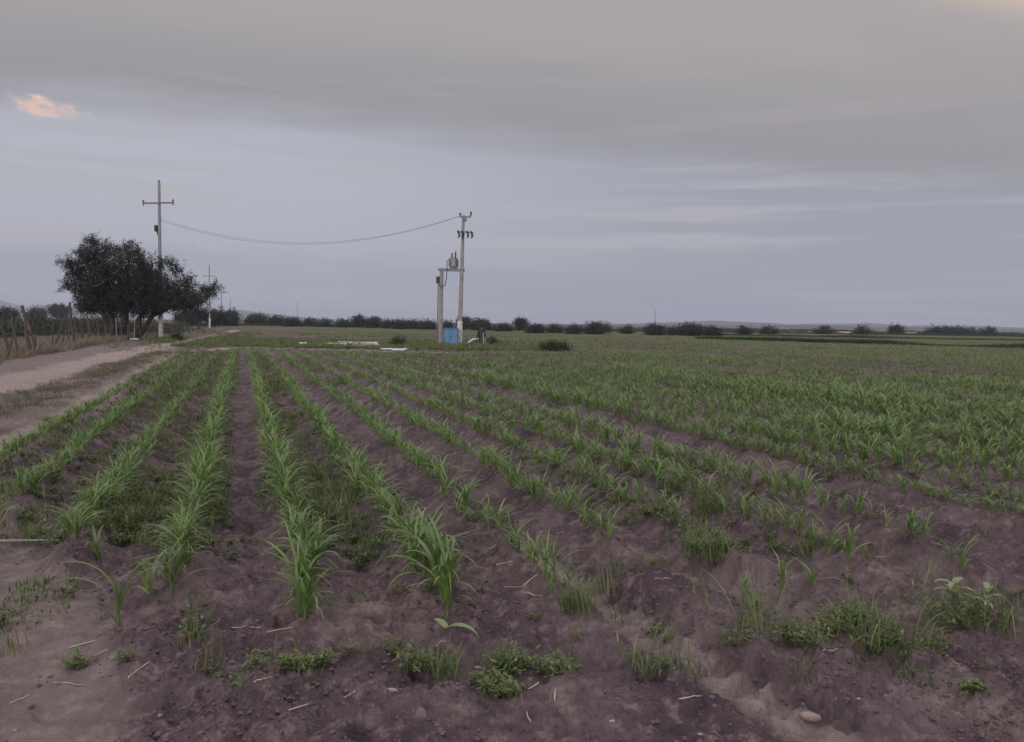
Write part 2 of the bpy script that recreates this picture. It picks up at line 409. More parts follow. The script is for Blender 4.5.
M_WIRE = metal('weathered_cable', (.12, .12, .13), .6, 0, .3)
def blue_paint():
    q = NM('blue_paint', .5, .4); p = q.coord(); n = q.noise(p, 3, 5, .6, (2, 2, .5)); n2 = q.noise(p, 12, 4)
    c = q.mix(q.rng(n, .35, .65), (.085, .20, .36), (.13, .27, .42)); c = q.mix(q.rng(n2, .62, .75, 0, .6), c, (.16, .13, .12)); q.base(c); return q.m
M_BLUE = blue_paint()
def pvc():
    q = NM('white_pvc', .5, .4); p = q.coord(); n = q.noise(p, 4, 4); q.base(q.mix(q.rng(n, .45, .75), (.66, .66, .65), (.40, .38, .35))); return q.m
M_PVC = pvc()
def plastic():
    q = NM('dusty_plastic_sheet', .6, .3); p = q.pos(); n = q.noise(p, .8, 4); q.base(q.mix(q.rng(n, .35, .7), (.50, .49, .47), (.30, .28, .27))); return q.m
M_SHEET = plastic()
def straw():
    q = NM('straw', .8); p = q.coord(); oi = q.N.new('ShaderNodeObjectInfo'); n = q.noise(p, 20, 3)
    q.base(q.mix(q.rng(n, .4, .7), q.mix(oi.outputs['Random'], (.33, .26, .20), (.58, .51, .44)), (.26, .20, .16))); return q.m
M_STRAW = straw()
def stone():
    q = NM('stone', .9); p = q.coord(); n = q.noise(p, 12, 5, .6); oi = q.N.new('ShaderNodeObjectInfo')
    q.base(q.mix(q.rng(n, .35, .7), q.mix(oi.outputs['Random'], (.30, .23, .20), (.48, .42, .38)), (.22, .165, .15))); q.bump(n, .5, .01); return q.m
M_STONE = stone()
def hill_mat():
    q = NM('scrubby_hillside', 1, .05); p = q.pos(); n = q.noise(p, .006, 6, .6); n2 = q.noise(p, .05, 5, .6)
    q.base(q.mix(q.rng(n, .35, .65), (.050, .060, .038), q.mix(q.rng(n2, .4, .65), (.10, .095, .07), (.055, .065, .04)))); return q.m
M_HILL = hill_mat()

# ------------------------------------------------------------------ ground and dirt track: one surface, cut where the track lies
def build_ground():
    NA = 1000; a_front = np.linspace(YAW - math.radians(43), YAW + math.radians(43), NA)
    nb = 90; a_back = np.linspace(a_front[-1], a_front[0] + 2 * math.pi, nb + 2)[1:-1]
    A = np.concatenate([a_front, a_back]); na = len(A)
    r = [0.5, .8, 1.1, 1.4, 1.7, 2.0, 2.25]
    while r[-1] < 9: r.append(r[-1] * 1.0032)
    while r[-1] < 60: r.append(r[-1] * 1.0062)
    while r[-1] < 300: r.append(r[-1] * 1.015)
    while r[-1] < 9500: r.append(r[-1] * 1.06)
    Rr = np.array(r); nr = len(Rr)
    RR, AA = np.meshgrid(Rr, A, indexing='ij'); x = (RR * np.sin(AA)).ravel(); y = (RR * np.cos(AA)).ravel()
    z = height(x, y); z = z * (1 - ss(np.hypot(x, y), 250, 500))
    dn, df, ln, lf, lr, verge = masks(x, y); d = depth(x, y)
    td, ta, ts = pdist(x, y, tyre); tm = (1 - ss(td + (fbm(x * 6, y * 6, 3, 73) - .5) * .12, .07, .20)) * ss(ta, .6, 1.6)
    td2, _, _ = pdist(x, y, tyre2); tm2 = (1 - ss(td2, .05, .25)) * .35
    comp = np.clip(ln * .9 + lf * .9 + lr * .45 + tm * .62 + tm2, 0, 1)
    onroad = (x < LIM - .2) & (x > -8)
    comp = np.maximum(comp, onroad * .35 * ss(d, 3, 6) * (1 - ss(d, HEAD, HEAD + 6)))
    big = fbm(x * .12, y * .12, 4, 91); med = fbm(x * .8, y * .8, 4, 92)
    cover = ss(d, 16, 60) * .55 * (x > LIM) + ss(d, 44, 60) * .45
    cover = np.clip(cover + (big - .5) * 1.3 * ss(d, 12, 50) + (med - .5) * .5 * ss(d, 8, 20), 0, 1) * (1 - np.clip(comp * 1.2, 0, 1))
    rowb = .5 + .5 * np.cos(2 * np.pi * (x - X0) / SP); cover = cover * np.where((x > LIM) & (d < 90), .12 + .88 * rowb ** 2, 1)
    beyond = ((x < LIM) & (x < -7.2)) * ss(-x, 7.8, 9.2); cover = np.maximum(cover, beyond * np.clip(.55 + (med - .5) * 1.2, 0, 1))
    strip = np.exp(-((x + 3.85) / .65) ** 2) * (d < HEAD - 2) * ss(med, .38, .62) * .8; cover = np.maximum(cover, strip)
    crust = ss(fbm(x * 1.1, y * 1.1, 3, 95), .45, .7) * (1 - ss(d, 4.2, 6.5)) * .7 + .10
    V = np.stack([x, y, z], 1)
    V = np.concatenate([V, [[0, 0, z[:na].mean()]]]); attr = np.stack([comp, cover, crust], 1); attr = np.concatenate([attr, [[.2, 0, .3]]])
    i, j = np.meshgrid(np.arange(nr - 1), np.arange(na), indexing='ij'); j2 = (j + 1) % na
    Q = np.stack([i * na + j, (i + 1) * na + j, (i + 1) * na + j2, i * na + j2], -1).reshape(-1, 4)[:, ::-1]
    jj = np.arange(na); T = np.stack([np.full(na, len(V) - 1), jj, (jj + 1) % na], 1)[:, ::-1]
    cx = x[Q].mean(1); cyy = y[Q].mean(1)
    dn, _, _ = pdist(cx, cyy, lane_near); df, _, _ = pdist(cx, cyy, lane_far)
    wb = (fbm(cx * .8, cyy * .8, 3, 55) - .5) * .5
    dd = depth(cx, cyy)
    isr = (dn + wb < .5) | (df + wb < 1.55) | ((cx > -5.4) & (cx < -2.9) & (dd < HEAD - 3))
    def sub(Qs, Ts, name):
        used = np.unique(np.concatenate([Qs.ravel(), Ts.ravel()]) if len(Ts) else Qs.ravel())
        mp = np.full(len(V), -1, dtype=np.int64); mp[used] = np.arange(len(used))
        return mesh_np(name, V[used], [mp[Qs]] + ([mp[Ts]] if len(Ts) else []), [M_SOIL], attrs={'zone': attr[used]})
    tag(sub(Q[~isr], T, 'ground'), kind='structure'); tag(sub(Q[isr], np.zeros((0, 3), int), 'dirt_track'), kind='structure')
build_ground()

# distant hills, long gentle ridges with real depth
def hill(name, px0, px1, dist, prof, seed, thick):
    n = 160; m = 24; V = []
    for i in range(n):
        t = i / (n - 1); px = px0 + (px1 - px0) * t
        base = D(px, dist); u = Vector((SY, CY, 0))
        hgt = np.interp(px, [p[0] for p in prof], [p[1] for p in prof]) * dist / F
        for j in range(m):
            s = j / (m - 1) * 2 - 1; p = base + u * (s * thick)
            rough = .75 + .5 * float(fbm(np.array([p.x / dist * 30]), np.array([p.y / dist * 30]), 4, seed)[0])
            V.append((p.x, p.y, -3 + (hgt + 3) * rough * max(0, math.cos(s * math.pi / 2)) ** 1.2))
    Q = [(i * m + j, (i + 1) * m + j, (i + 1) * m + j + 1, i * m + j + 1) for i in range(n - 1) for j in range(m - 1)]
    return tag(mesh_np(name, np.array(V), [np.array(Q)], [M_HILL]), kind='structure')
hill('hills', -260, 150, 5200, [(-260, 4), (-120, 9), (-40, 14), (5, 15), (22, 11), (34, 9), (48, 13), (62, 13), (80, 8), (110, 5), (150, 0)], 1, 500)
hill('hills', 200, 420, 4200, [(200, 0), (225, 8), (245, 9), (262, 6.5), (300, 4), (350, 1.5), (420, 0)], 2, 500)
hill('hills', 560, 1300, 3600, [(560, 0), (620, 2), (680, 4.5), (700, 6), (725, 6.2), (780, 4), (820, 4.5), (870, 5.5), (900, 4.2), (950, 5), (1024, 3.6), (1100, 6), (1200, 5), (1300, 0)], 3, 420)
hill('hills', 300, 1400, 2200, [(300, 0), (420, .8), (600, 1.3), (700, 1.8), (800, 3.4), (860, 2.6), (930, 3.2), (1024, 2.2), (1150, 3), (1400, 0)], 4, 260)

# ------------------------------------------------------------------ plants as arrays
rng = np.random.default_rng(7); rnd = random.Random(11)
def blade(base, az, L, wd, e0, e1, segs, fold=0.0, sway=0.0, r=.5, dry=0.0, g0=0.0):
    """a strap leaf that arches from elevation e0 to e1"""
    t = np.linspace(0, 1, segs + 1); el = e0 + (e1 - e0) * t ** 1.25; azs = az + sway * t
    ds = L / segs; c = np.cos(el); st = np.stack([np.cos(azs) * c, np.sin(azs) * c, np.sin(el)], 1) * ds
    p = np.concatenate([[np.zeros(3)], np.cumsum(st[:-1], 0)]) + np.array(base)
    w = wd * .5 * np.clip(np.minimum(.45 + t * 2.6, 1.0) * (1 - t ** 2.6), 0.03, 1)
    sd = np.stack([-np.sin(azs), np.cos(azs), np.zeros(segs + 1)], 1)
    if fold:
        nrm = np.stack([-np.cos(azs) * np.sin(el), -np.sin(azs) * np.sin(el), np.cos(el)], 1)
        V = np.stack([p + sd * w[:, None] + nrm * (w * fold)[:, None], p, p - sd * w[:, None] + nrm * (w * fold)[:, None]], 1).reshape(-1, 3); k = 3
        Q = [(i * 3 + a, i * 3 + a + 1, i * 3 + a + 4, i * 3 + a + 3) for i in range(segs) for a in (0, 1)]
    else:
        V = np.stack([p + sd * w[:, None], p - sd * w[:, None]], 1).reshape(-1, 3); k = 2
        Q = [(i * 2, i * 2 + 1, i * 2 + 3, i * 2 + 2) for i in range(segs)]
    C = np.stack([np.full((segs + 1) * k, r), np.repeat(g0 + (1 - g0) * t, k), np.full((segs + 1) * k, dry)], 1)
    return V, np.array(Q), C
def join(parts):
    V = []; Q = []; C = []; n = 0
    for v, q, c in parts: V.append(v); Q.append(q + n); C.append(c); n += len(v)
    return np.concatenate(V), np.concatenate(Q), np.concatenate(C)
def maize(h, segs, fold, nl, wmul=1.0, dryp=.04, droop=1.0, rg=rng, low=0):
    """a young maize plant of about height h"""
    out = []; az0 = rg.uniform(0, 6.28); sh = h * .34
    for i in range(nl):
        t = i / max(1, nl - 1); az = az0 + (i % 2) * math.pi + rg.normal(0, .45)
        L = h * (.56 + .44 * math.sin(math.pi * min(1, t * .85 + .12))) * rg.uniform(.85, 1.15)
        e0 = math.radians(rg.uniform(56 - low, 80 - low) + 8 * t); e1 = math.radians(rg.uniform(-80, -15) * droop + 34 * t)
        out.append(blade((rg.normal(0, .006), rg.normal(0, .006), sh * t * .9 + .01), az, L, (.014 + .011 * math.sin(math.pi * min(1, t + .1))) * wmul * (h / .42) ** .5, e0, e1, segs, fold, rg.normal(0, .5),
                         rg.uniform(0, 1), 1.0 * rg.uniform(.5, 1) if (rg.random() < dryp or (i == 0 and rg.random() < .2)) else rg.uniform(0, .12)))
    return join(out)
def stalk(h, rg=rng):
    m = MB(); m.tube([(0, 0, -.03), (.002, 0, h * .14), (0, .002, h * .33)], [.011, .009, .005], 6, False)
    V = np.concatenate(m.V); return V, np.concatenate(m.Q), np.tile([[rg.uniform(0, 1), .2, .0]], (len(V), 1))
def grass(h, n, segs, wd, spread, dry=.3, tilt=1.0, rg=rng):
    out = []
    for i in range(n):
        a = rg.uniform(0, 6.28); rr = spread * math.sqrt(rg.random()) * .5
        out.append(blade((rr * math.cos(a), rr * math.sin(a), 0), rg.uniform(0, 6.28), h * rg.uniform(.5, 1.15), wd * rg.uniform(.6, 1.3), math.radians(rg.uniform(55, 88)), math.radians(rg.uniform(-20, 70) * tilt if tilt > 0 else rg.uniform(-70, 45)), segs, 0, rg.normal(0, .4), rg.uniform(0, 1), rg.uniform(0, 1) if rg.random() < dry else 0))
    return join(out)
def broad(h, n, segs=2, size=.035, dry=.1, rg=rng):
    """a low broad-leaved weed: thin stems with short wide leaves"""
    out = []
    for s in range(n):
        a = rg.uniform(0, 6.28); e = math.radians(rg.uniform(25, 80)); L = h * rg.uniform(.5, 1.1); r = rg.uniform(0, 1)
        out.append(blade((0, 0, 0), a, L, .005, e, e * .6, 2, 0, 0, r * .5, .2))
        for k in range(5):
            t = rg.uniform(.3, 1.0) * L; q = (math.cos(a) * math.cos(e * .85) * t, math.sin(a) * math.cos(e * .85) * t, math.sin(e * .85) * t)
            out.append(blade(q, rg.uniform(0, 6.28), size * rg.uniform(.7, 1.5) * 1.6, size * rg.uniform(.6, 1.1), math.radians(rg.uniform(0, 60)), math.radians(rg.uniform(-50, 20)), segs, 0, 0, r, rg.uniform(0, 1) * (rg.random() < dry), .3))
    return join(out)
def scatter(name, protos, X, Y, Zv, sc, mat, kind='stuff', choose=None, lean=.20, r_shift=None):
    n = len(X); ch = rng.integers(0, len(protos), n) if choose is None else choose
    Vs = []; Qs = []; Cs = []; off = 0
    for k, (pv, pq, pc) in enumerate(protos):
        idx = np.where(ch == k)[0]; m = len(idx)
        if not m: continue
        a = rng.uniform(0, 2 * np.pi, m); c, s = np.cos(a)[:, None], np.sin(a)[:, None]; s3 = sc[idx][:, None]
        px = (pv[None, :, 0] * c - pv[None, :, 1] * s) * s3; py = (pv[None, :, 0] * s + pv[None, :, 1] * c) * s3; pz = pv[None, :, 2] * s3 * rng.uniform(.8, 1.2, (m, 1))
        lx = rng.normal(0, lean, (m, 1)); ly = rng.normal(0, lean, (m, 1))
        px = px + pz * lx; py = py + pz * ly
        V = np.stack([px + X[idx][:, None], py + Y[idx][:, None], pz + Zv[idx][:, None]], -1).reshape(-1, 3)
        Q = (pq[None] + (np.arange(m) * len(pv))[:, None, None]).reshape(-1, 4) + off
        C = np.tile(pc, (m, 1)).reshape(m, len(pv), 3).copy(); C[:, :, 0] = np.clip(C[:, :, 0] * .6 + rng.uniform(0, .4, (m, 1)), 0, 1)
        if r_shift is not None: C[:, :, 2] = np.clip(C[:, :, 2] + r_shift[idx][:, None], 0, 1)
        Vs.append(V); Qs.append(Q); Cs.append(C.reshape(-1, 3)); off += len(V)
    o = mesh_np(name, np.concatenate(Vs), [np.concatenate(Qs)], [mat], attrs={'vc': np.concatenate(Cs)}, smooth=False)
    return tag(o, kind=kind)
def inview(x, y, marg=9):
    az = np.arctan2(x, y) - YAW; return np.abs(az) < math.radians(33.3 + marg)

# ------------------------------------------------------------------ maize: where every plant stands
def ordin(n):
    return str(n) + ('th' if 10 <= n % 100 <= 20 else {1: 'st', 2: 'nd', 3: 'rd'}.get(n % 10, 'th'))
WORDS = ['first', 'second', 'third', 'fourth', 'fifth', 'sixth', 'seventh', 'eighth', 'ninth', 'tenth', 'eleventh', 'twelfth', 'thirteenth', 'fourteenth', 'fifteenth', 'sixteenth']
def plant_spots():
    out = []
    for i in range(-4, 260):
        x = rowx(i); s = START.get(i, 5.0); endd = HEAD - 3.8 if x < 13 else 175
        if i > 7: s = max(4.5, 5.0)
        Y = (s - x * SY) / CY; vig = .9 + .22 * rnd.random()
        if i > 8: vig = rnd.choice((.78, .95, 1.05, 1.22))
        if i in (-2,): vig = .82
        if i in (-4, -3): vig = .85
        if i in (0, 1, -1): vig = 1.05
        while True:
            d = Y * CY + x * SY
            if d > endd: break
            step = max(.068 if i not in (4, 5, 6, 2) or d > 7.5 else .12, d * .0056) * rnd.uniform(.5, 1.5)
            if i > 7: step *= .78
            Y += step
            if i in (3, 4, 5, 6) and d < 6.5 and rnd.random() < .10: continue
            if i == 7 and rnd.random() < .72: continue
            dens = .62 + .9 * (float(_v(x * .5, Y * .35)) - .28)
            if i > 10: dens += .0
            if rnd.random() > dens + (.35 if i <= 3 else .25): continue
            out.append((i, x + rnd.gauss(0, .032 + (.008 if i > 8 else 0) + d * .0004), Y, vig))
    return out
def _v(a, b): return vnoise(np.array([a]), np.array([b]), 123)[0]
spots = plant_spots()
A_ = np.array([(s[0], s[1], s[2], s[3]) for s in spots]); dd = depth(A_[:, 1], A_[:, 2]); ok = inview(A_[:, 1], A_[:, 2]) & (dd > 2.5); A_ = A_[ok]; dd = dd[ok]
zz = height(A_[:, 1], A_[:, 2]); zz = np.where(dd > 60, height(A_[:, 1], A_[:, 2], False), zz)
patchy = fbm(A_[:, 1] * .09, A_[:, 2] * .06, 4, 505)
# size varies along the row and with the patch of field
hs = (.24 + .08 * np.exp(-np.clip(dd - 4, 0, 99) / 4.5)) * A_[:, 3] * (.74 + .52 * vnoise(A_[:, 1] * .9, A_[:, 2] * .7, 44)) * rng.uniform(.78, 1.2, len(A_)) * np.where(A_[:, 0] == 8, 1.15, 1) * np.where(A_[:, 0] > 7, (.50 + .75 * ss(patchy, .36, .60)) * (1 - .32 * ss(dd, 10, 30)), 1)
end_boost = 1 + .10 * np.exp(-((dd - 4.6) / .8) ** 2) * np.isin(A_[:, 0], (0, 1)); hs = hs * end_boost
hs = np.where((A_[:, 0] >= 2) & (A_[:, 0] <= 6) & (dd < 6.5), hs * .82, hs)
inner = np.abs(np.arctan2(A_[:, 1], A_[:, 2]) - YAW) < math.radians(33.6)
order = np.argsort(np.where(inner, dd / hs, 1e9)); near = order[:288]; rest = order[288:]
protos = [join([maize(.42, 8, .25, rnd.choice((9, 10, 11, 12)), rnd.uniform(.85, 1.1), dryp=.06 + .14 * (k % 4 == 0), droop=rnd.uniform(.6, 1.25))]) for k in range(16)]
LOOK = ['leafy', 'bushy', 'drooping', 'narrow leaved', 'slender', 'yellow streaked', 'spreading', 'upright', 'arching', 'dense', 'ragged', 'lush', 'bent over', 'bright green', 'lopsided', 'dark green']
shared = []
for k, (v, q, c) in enumerate(protos):
    m = bpy.data.meshes.new('leaves'); o = mesh_np('leaves', v, [q], [M_MAIZE], attrs={'vc': c}); sv, sq, sc_ = stalk(.42); o2 = mesh_np('stalk', sv, [sq], [M_STALK], attrs={'vc': sc_})
    bpy.data.meshes.remove(m); shared.append((o.data, o2.data)); bpy.data.objects.remove(o); bpy.data.objects.remove(o2)
cnt = {}
for idx in sorted(near, key=lambda a: dd[a]):
    i = int(A_[idx, 0]); cnt[i] = cnt.get(i, 0) + 1; k = rnd.randrange(16); s = hs[idx] / .42
    row = i + 5 if i < 7 else i + 4
    size = 'tall' if hs[idx] > .43 else 'small' if hs[idx] < .29 else 'young'
    lab = f"{size} {LOOK[k]} maize plant, {ordin(cnt[i])} from near end of {WORDS[row - 1] if row <= 16 else ordin(row)} row from the track"
    r = empty('maize_plant', (A_[idx, 1], A_[idx, 2], zz[idx] - .005), lab, 'maize plant', 'maize plants growing in the nearest rows', rnd.uniform(0, 6.28))
    r.scale = (s, s, s * rnd.uniform(.9, 1.15)); r.rotation_euler[0] = rnd.gauss(0, .08); r.rotation_euler[1] = rnd.gauss(0, .08)
    for nm, me in zip(('leaves', 'stalk'), shared[k]):
        c = bpy.data.objects.new(nm, me); COL.objects.link(c); c.parent = r
# the rest of the crop, leaves coarser with distance
R1 = rest[dd[rest] < 15]; R2 = rest[(dd[rest] >= 15) & (dd[rest] < 38)]; R3 = rest[dd[rest] >= 38]
pn = [maize(.42, 6, 0, 9, 1.1) for _ in range(14)]; pm = [maize(.42, 4, 0, 8, 1.35, low=12) for _ in range(12)]; pf = [maize(.42, 3, 0, 7, 2.0, low=20) for _ in range(10)]
allp = pn + pm + pf; choose = np.zeros(len(rest), int); xr = A_[rest]
dr = dd[rest]; choose = np.where(dr < 15, rng.integers(0, 14, len(rest)), np.where(dr < 38, 14 + rng.integers(0, 12, len(rest)), 26 + rng.integers(0, 10, len(rest))))
scl = hs[rest] / .42 * np.where(dr > 38, 1.0, 1)
keep = ~((dr > 42) & (xr[:, 1] < 13))
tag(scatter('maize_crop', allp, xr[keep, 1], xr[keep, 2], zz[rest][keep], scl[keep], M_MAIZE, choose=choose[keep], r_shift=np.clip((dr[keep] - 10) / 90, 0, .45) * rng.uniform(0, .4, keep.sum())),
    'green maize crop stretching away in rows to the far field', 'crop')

# ------------------------------------------------------------------ weeds between the rows (stuff) and single clumps near the camera (things)
def weeds():
    n = 90000; d = 3.5 + 100 * rng.random(n) ** 1.7; a = YAW + rng.uniform(-.72, .72, n); x = d * np.sin(a) / np.cos(a - YAW); y = d * np.cos(a) / np.cos(a - YAW)
    pat = fbm(x * .55, y * .4, 3, 201); p = ss(pat, .50, .64) * .55
    mid = (x > rowx(-4) - .3) & (x < rowx(-1) + .2) & (d > 5.6); p = np.where(mid, .36 + ss(pat, .38, .56) * .7, p)
    mid2 = (x > rowx(0)) & (x < rowx(1)) & (d > 5.2); p = np.where(mid2, .34 + ss(pat, .4, .55) * .6, p)
    furrow = (x > rowx(-1) + .22) & (x < rowx(0) - .2) | (x > rowx(1) + .2) & (x < rowx(2) - .22); p = np.where(furrow & (d < 40), .015, p)
    p = np.where(x > rowx(8), .16 + ss(pat, .42, .6) * .6, p); p = np.where((x > rowx(6) + .2) & (x < rowx(8) - .15) & (d < 22), .02, p)
    rb = .5 + .5 * np.cos(2 * np.pi * (x - X0) / SP); p = np.where((x > rowx(3)), p * (.06 + .94 * rb ** 2), p)
    p = np.where(d < 5.3, .012, p)
    p = np.where((x < LIM - .15), 0, p); p = np.where((d > HEAD - 3) & (d < HEAD + 8) & (x < 12), .13, p)
    m = rng.random(n) < p; x, y, d = x[m], y[m], d[m]
    pr = [grass(.13, 16, 3, .006, .16, .1) for _ in range(5)] + [broad(.09, 10, 2, .015, .15) for _ in range(6)] + [grass(.20, 14, 2, .014, .30, .15) for _ in range(4)] + [broad(.18, 6, 1, .05) for _ in range(4)]
    ch = np.where(d < 16, rng.integers(0, 11, len(d)), 11 + rng.integers(0, 8, len(d)))
    return scatter('weeds', pr, x, y, height(x, y, False) + np.where(d < 20, height(x, y) - height(x, y, False), 0), rng.uniform(.6, 1.35, len(d)), M_WEED, choose=ch)
tag(weeds(), 'low green weeds spreading between the maize rows', 'weeds')
def mk(name, arr, mat, loc, label, cat, group=None, sc=1.0, rz=None):
    v, q, c = arr; o = mesh_np(name, v, [q], [mat], attrs={'vc': c}, smooth=False); o.location = loc; o.scale = (sc,) * 3
    o.rotation_euler[2] = rnd.uniform(0, 6.28) if rz is None else rz
    return tag(o, label, cat, group)
WG = 'weed clumps on the bare headland'
def clump(h, n, spread, kind):
    if kind == 'g': return grass(h * 1.15, n, 6, .007, spread, .16, -1.2)
    if kind == 'w': return grass(h, n, 6, .010, spread, .08, .8)
    out = []
    for k in range(max(4, n // 8)):
        v, q, c = broad(h * rnd.uniform(.6, 1.1), 13, 3, .016, .15); a = rnd.uniform(0, 6.28); rr = spread * .5 * math.sqrt(rnd.random())
        out.append((v + np.array([rr * math.cos(a), rr * math.sin(a) * .6, 0]), q, c))
    out.append(grass(h * .9, n // 2, 4, .005, spread, .2)); return join(out)
for px, py, h, n, sp, kd, lab in [
    (305, 668, .09, 64, .24, 'b', 'low broad leaved weed mat on the bare soil below the tallest maize'),
    (238, 686, .06, 50, .22, 'b', 'flat creeping weed patch near the bottom of the bare headland'),
    (414, 668, .13, 40, .14, 'b', 'small dark weed tuft just before the pale wilted leaf'),
    (447, 676, .17, 34, .12, 'w', 'thin upright grass tuft under the pale wilted leaf'),
    (500, 690, .11, 60, .34, 'b', 'wide straggling weed patch with dry bits, right of the wilted leaf'),
    (512, 668, .15, 50, .16, 'b', 'small rounded weed tuft behind the straggling weed patch'),
    (560, 672, .10, 50, .24, 'b', 'low weed mat left of the spiky grass clump'),
    (651, 667, .14, 80, .26, 'g', 'spiky dark grass clump standing beside the smooth tyre print'),
    (628, 590, .28, 60, .20, 'g', 'wispy yellow green grass tuft between the tyre prints and maize'),
    (582, 612, .24, 40, .15, 'g', 'blue green grass tuft on the edge of the lugged tyre print'),
    (568, 608, .20, 40, .12, 'w', 'smaller grass tuft touching the blue green one by the tyre print'),
    (758, 632, .32, 46, .22, 'g', 'tall loose grass clump, leftmost of the weedy patch at right'),
    (795, 640, .16, 60, .30, 'b', 'low leafy weed at the foot of the tall loose grass clump'),
    (892, 648, .34, 90, .42, 'g', 'largest grassy weed clump at the row ends on the right'),
    (905, 655, .18, 90, .40, 'b', 'broad leaved weed sprawling in front of the largest grassy clump'),
    (850, 632, .18, 80, .36, 'b', 'dark low weed filling the gap left of the largest grassy clump'),
    (952, 625, .34, 50, .28, 'b', 'tall leafy weed with pale leaves right of the largest grassy clump'),
    (1003, 630, .26, 56, .34, 'g', 'grass clump at the right edge beside the tall leafy weed'),
    (705, 556, .24, 110, .34, 'g', 'bright fine grass clump on the ridge left of the lone maize'),
    (712, 520, .42, 120, .34, 'g', 'tall feathery pale green weed rising above the maize rows'),
    (690, 548, .16, 60, .40, 'b', 'low weed beside the bright fine grass clump'),
    (845, 625, .20, 40, .14, 'g', 'thin grass sprig before the dark low weed at right'),
    (198, 640, .10, 24, .10, 'g', 'tiny grass sprig on bare soil near the left row ends'),
    (365, 600, .10, 30, .18, 'g', 'sparse grass sprouts in the shallow furrow between two row ends'),
    (205, 545, .10, 60, .34, 'b', 'low weed with pale leaves on the edge of the long bare furrow'),
    (335, 520, .26, 90, .30, 'g', 'pale feathery weed between the tallest row and the next'),
    (352, 495, .22, 70, .26, 'g', 'second pale feathery weed, farther up between the same rows'),
    (120, 520, .14, 200, .46, 'g', 'fine dark grass patch between the two leftmost maize rows'),
    (215, 470, .16, 110, .36, 'b', 'yellowish weed patch in the gap left of the long furrow'),
    (170, 540, .12, 260, .50, 'g', 'short soft grass mat just above the left row ends'),
    (18, 615, .06, 340, .50, 'g', 'flat dull green grass patch beside the worn path at left'),
    (44, 590, .06, 260, .42, 'g', 'thin flat grass spreading behind the dull green patch at left'),
    (975, 690, .05, 20, .12, 'b', 'tiny seedling on the dark soil in the bottom right'),
    (740, 640, .12, 30, .10, 'g', 'single grass sprig left of the tall loose grass clump'),
    (665, 640, .12, 30, .14, 'g', 'small grass sprig on the far side of the smooth tyre print'),
]:
    mk('weed_clump', clump(h, n, sp, kd), M_WEED, P(px, py, -.004), lab, 'weed', WG, 1.0, YAW * -1)
# the stray maize at the left row ends and the pale wilted leaf
for px, py, h, lab in [(118, 625, .46, 'tall stray maize plant at the left corner of the crop'), (150, 600, .36, 'stray maize plant with a yellow leaf beside the corner plant'), (172, 590, .34, 'low stray maize plant right of the yellow leaved one'),
                       (98, 560, .26, 'small stray maize by the long dry stick'), (745, 598, .2, 'short pale maize seedling alone on bare soil at right'), (782, 583, .22, 'small pale maize seedling behind the short one'),
                       (812, 590, .24, 'curled maize seedling farthest right of three on bare soil')]:
    t = empty('maize_plant', P(px, py, -.01), lab, 'maize plant', 'stray maize plants outside the rows'); v, q, c = maize(h, 8, .25, 7, 1.15, .14)
    mesh_np('leaves', v, [q], [M_MAIZE], t, {'vc': c}); v, q, c = stalk(h); mesh_np('stalk', v, [q], [M_STALK], t, {'vc': c})
M_PALE = leaf_mat('pale_leaf', (.18, .25, .11), (.30, .36, .18), (.45, .48, .28), (.5, .45, .3), .2)
v, q, c = join([blade((0, 0, .16), 2.4, .10, .045, .6, -.5, 6, .2), blade((0, 0, .16), -.5, .20, .05, .5, -1.3, 8, .2, .5), blade((0, 0, 0), .3, .17, .01, 1.45, 1.2, 3)])
mk('wilted_plant', (v, q, c), M_PALE, P(446, 660), 'pale yellow green wilted plant with two broad leaves on bare soil', 'weed', None, 1, -.3)
for px, py, sc in ((953, 622, 1.2), (985, 625, .95)):
    v, q, c = join([blade((rnd.gauss(0, .004), rnd.gauss(0, .004), rnd.uniform(.12, .21)), rnd.uniform(0, 6.28), .10, .036, .6, -.9, 6, .2) for _ in range(7)] + [blade((0, 0, 0), 1, .22, .012, 1.5, 1.3, 3)])
    mk('broad_leaf_weed', (v, q, c), M_PALE, P(px, py), 'pale broad leaved weed ' + ('standing tallest in the right weed patch' if px < 960 else 'half hidden at the right end of the weed patch'), 'weed', WG, sc)

# ------------------------------------------------------------------ litter: dry stalks and stones
def litter_stalk(px, py, L, ang, lab, w=.012, name='dry_stalk', r=None):
    p = P(px, py); m = MB(); pts = []; bend = rnd.uniform(-.25, .25); n = 7
    for i in range(n):
        t = i / (n - 1) - .5; lx = t * L; ly = bend * L * (t * t - .08)
        x = p.x + lx * math.cos(ang) - ly * math.sin(ang); y = p.y + lx * math.sin(ang) + ly * math.cos(ang); pts.append([x - p.x, y - p.y, hz(x, y)])
    lift = max(q[2] for q in pts); z0 = pts[0][2]; z1 = pts[-1][2]
    for i, q in enumerate(pts): q[2] = max(q[2], z0 + (z1 - z0) * i / (n - 1)) * .6 + lift * .4 + w * .4 - p.z
    rad = [w * .5 * rnd.uniform(.7, 1.1) * (1 - .35 * i / n) for i in range(n)]
    m.tube(pts, rad, 6); o = m.build(name, M_STRAW if name != 'stick' else M_WOOD2); o.location = p
    return tag(o, lab, 'dry stalk' if name != 'stick' else 'stick', 'dry stalks littering the soil' if name != 'stick' else None)
litter_stalk(22, 555, .46, .12, 'long weathered stick lying at the left edge beside the maize corner', .022, 'stick')
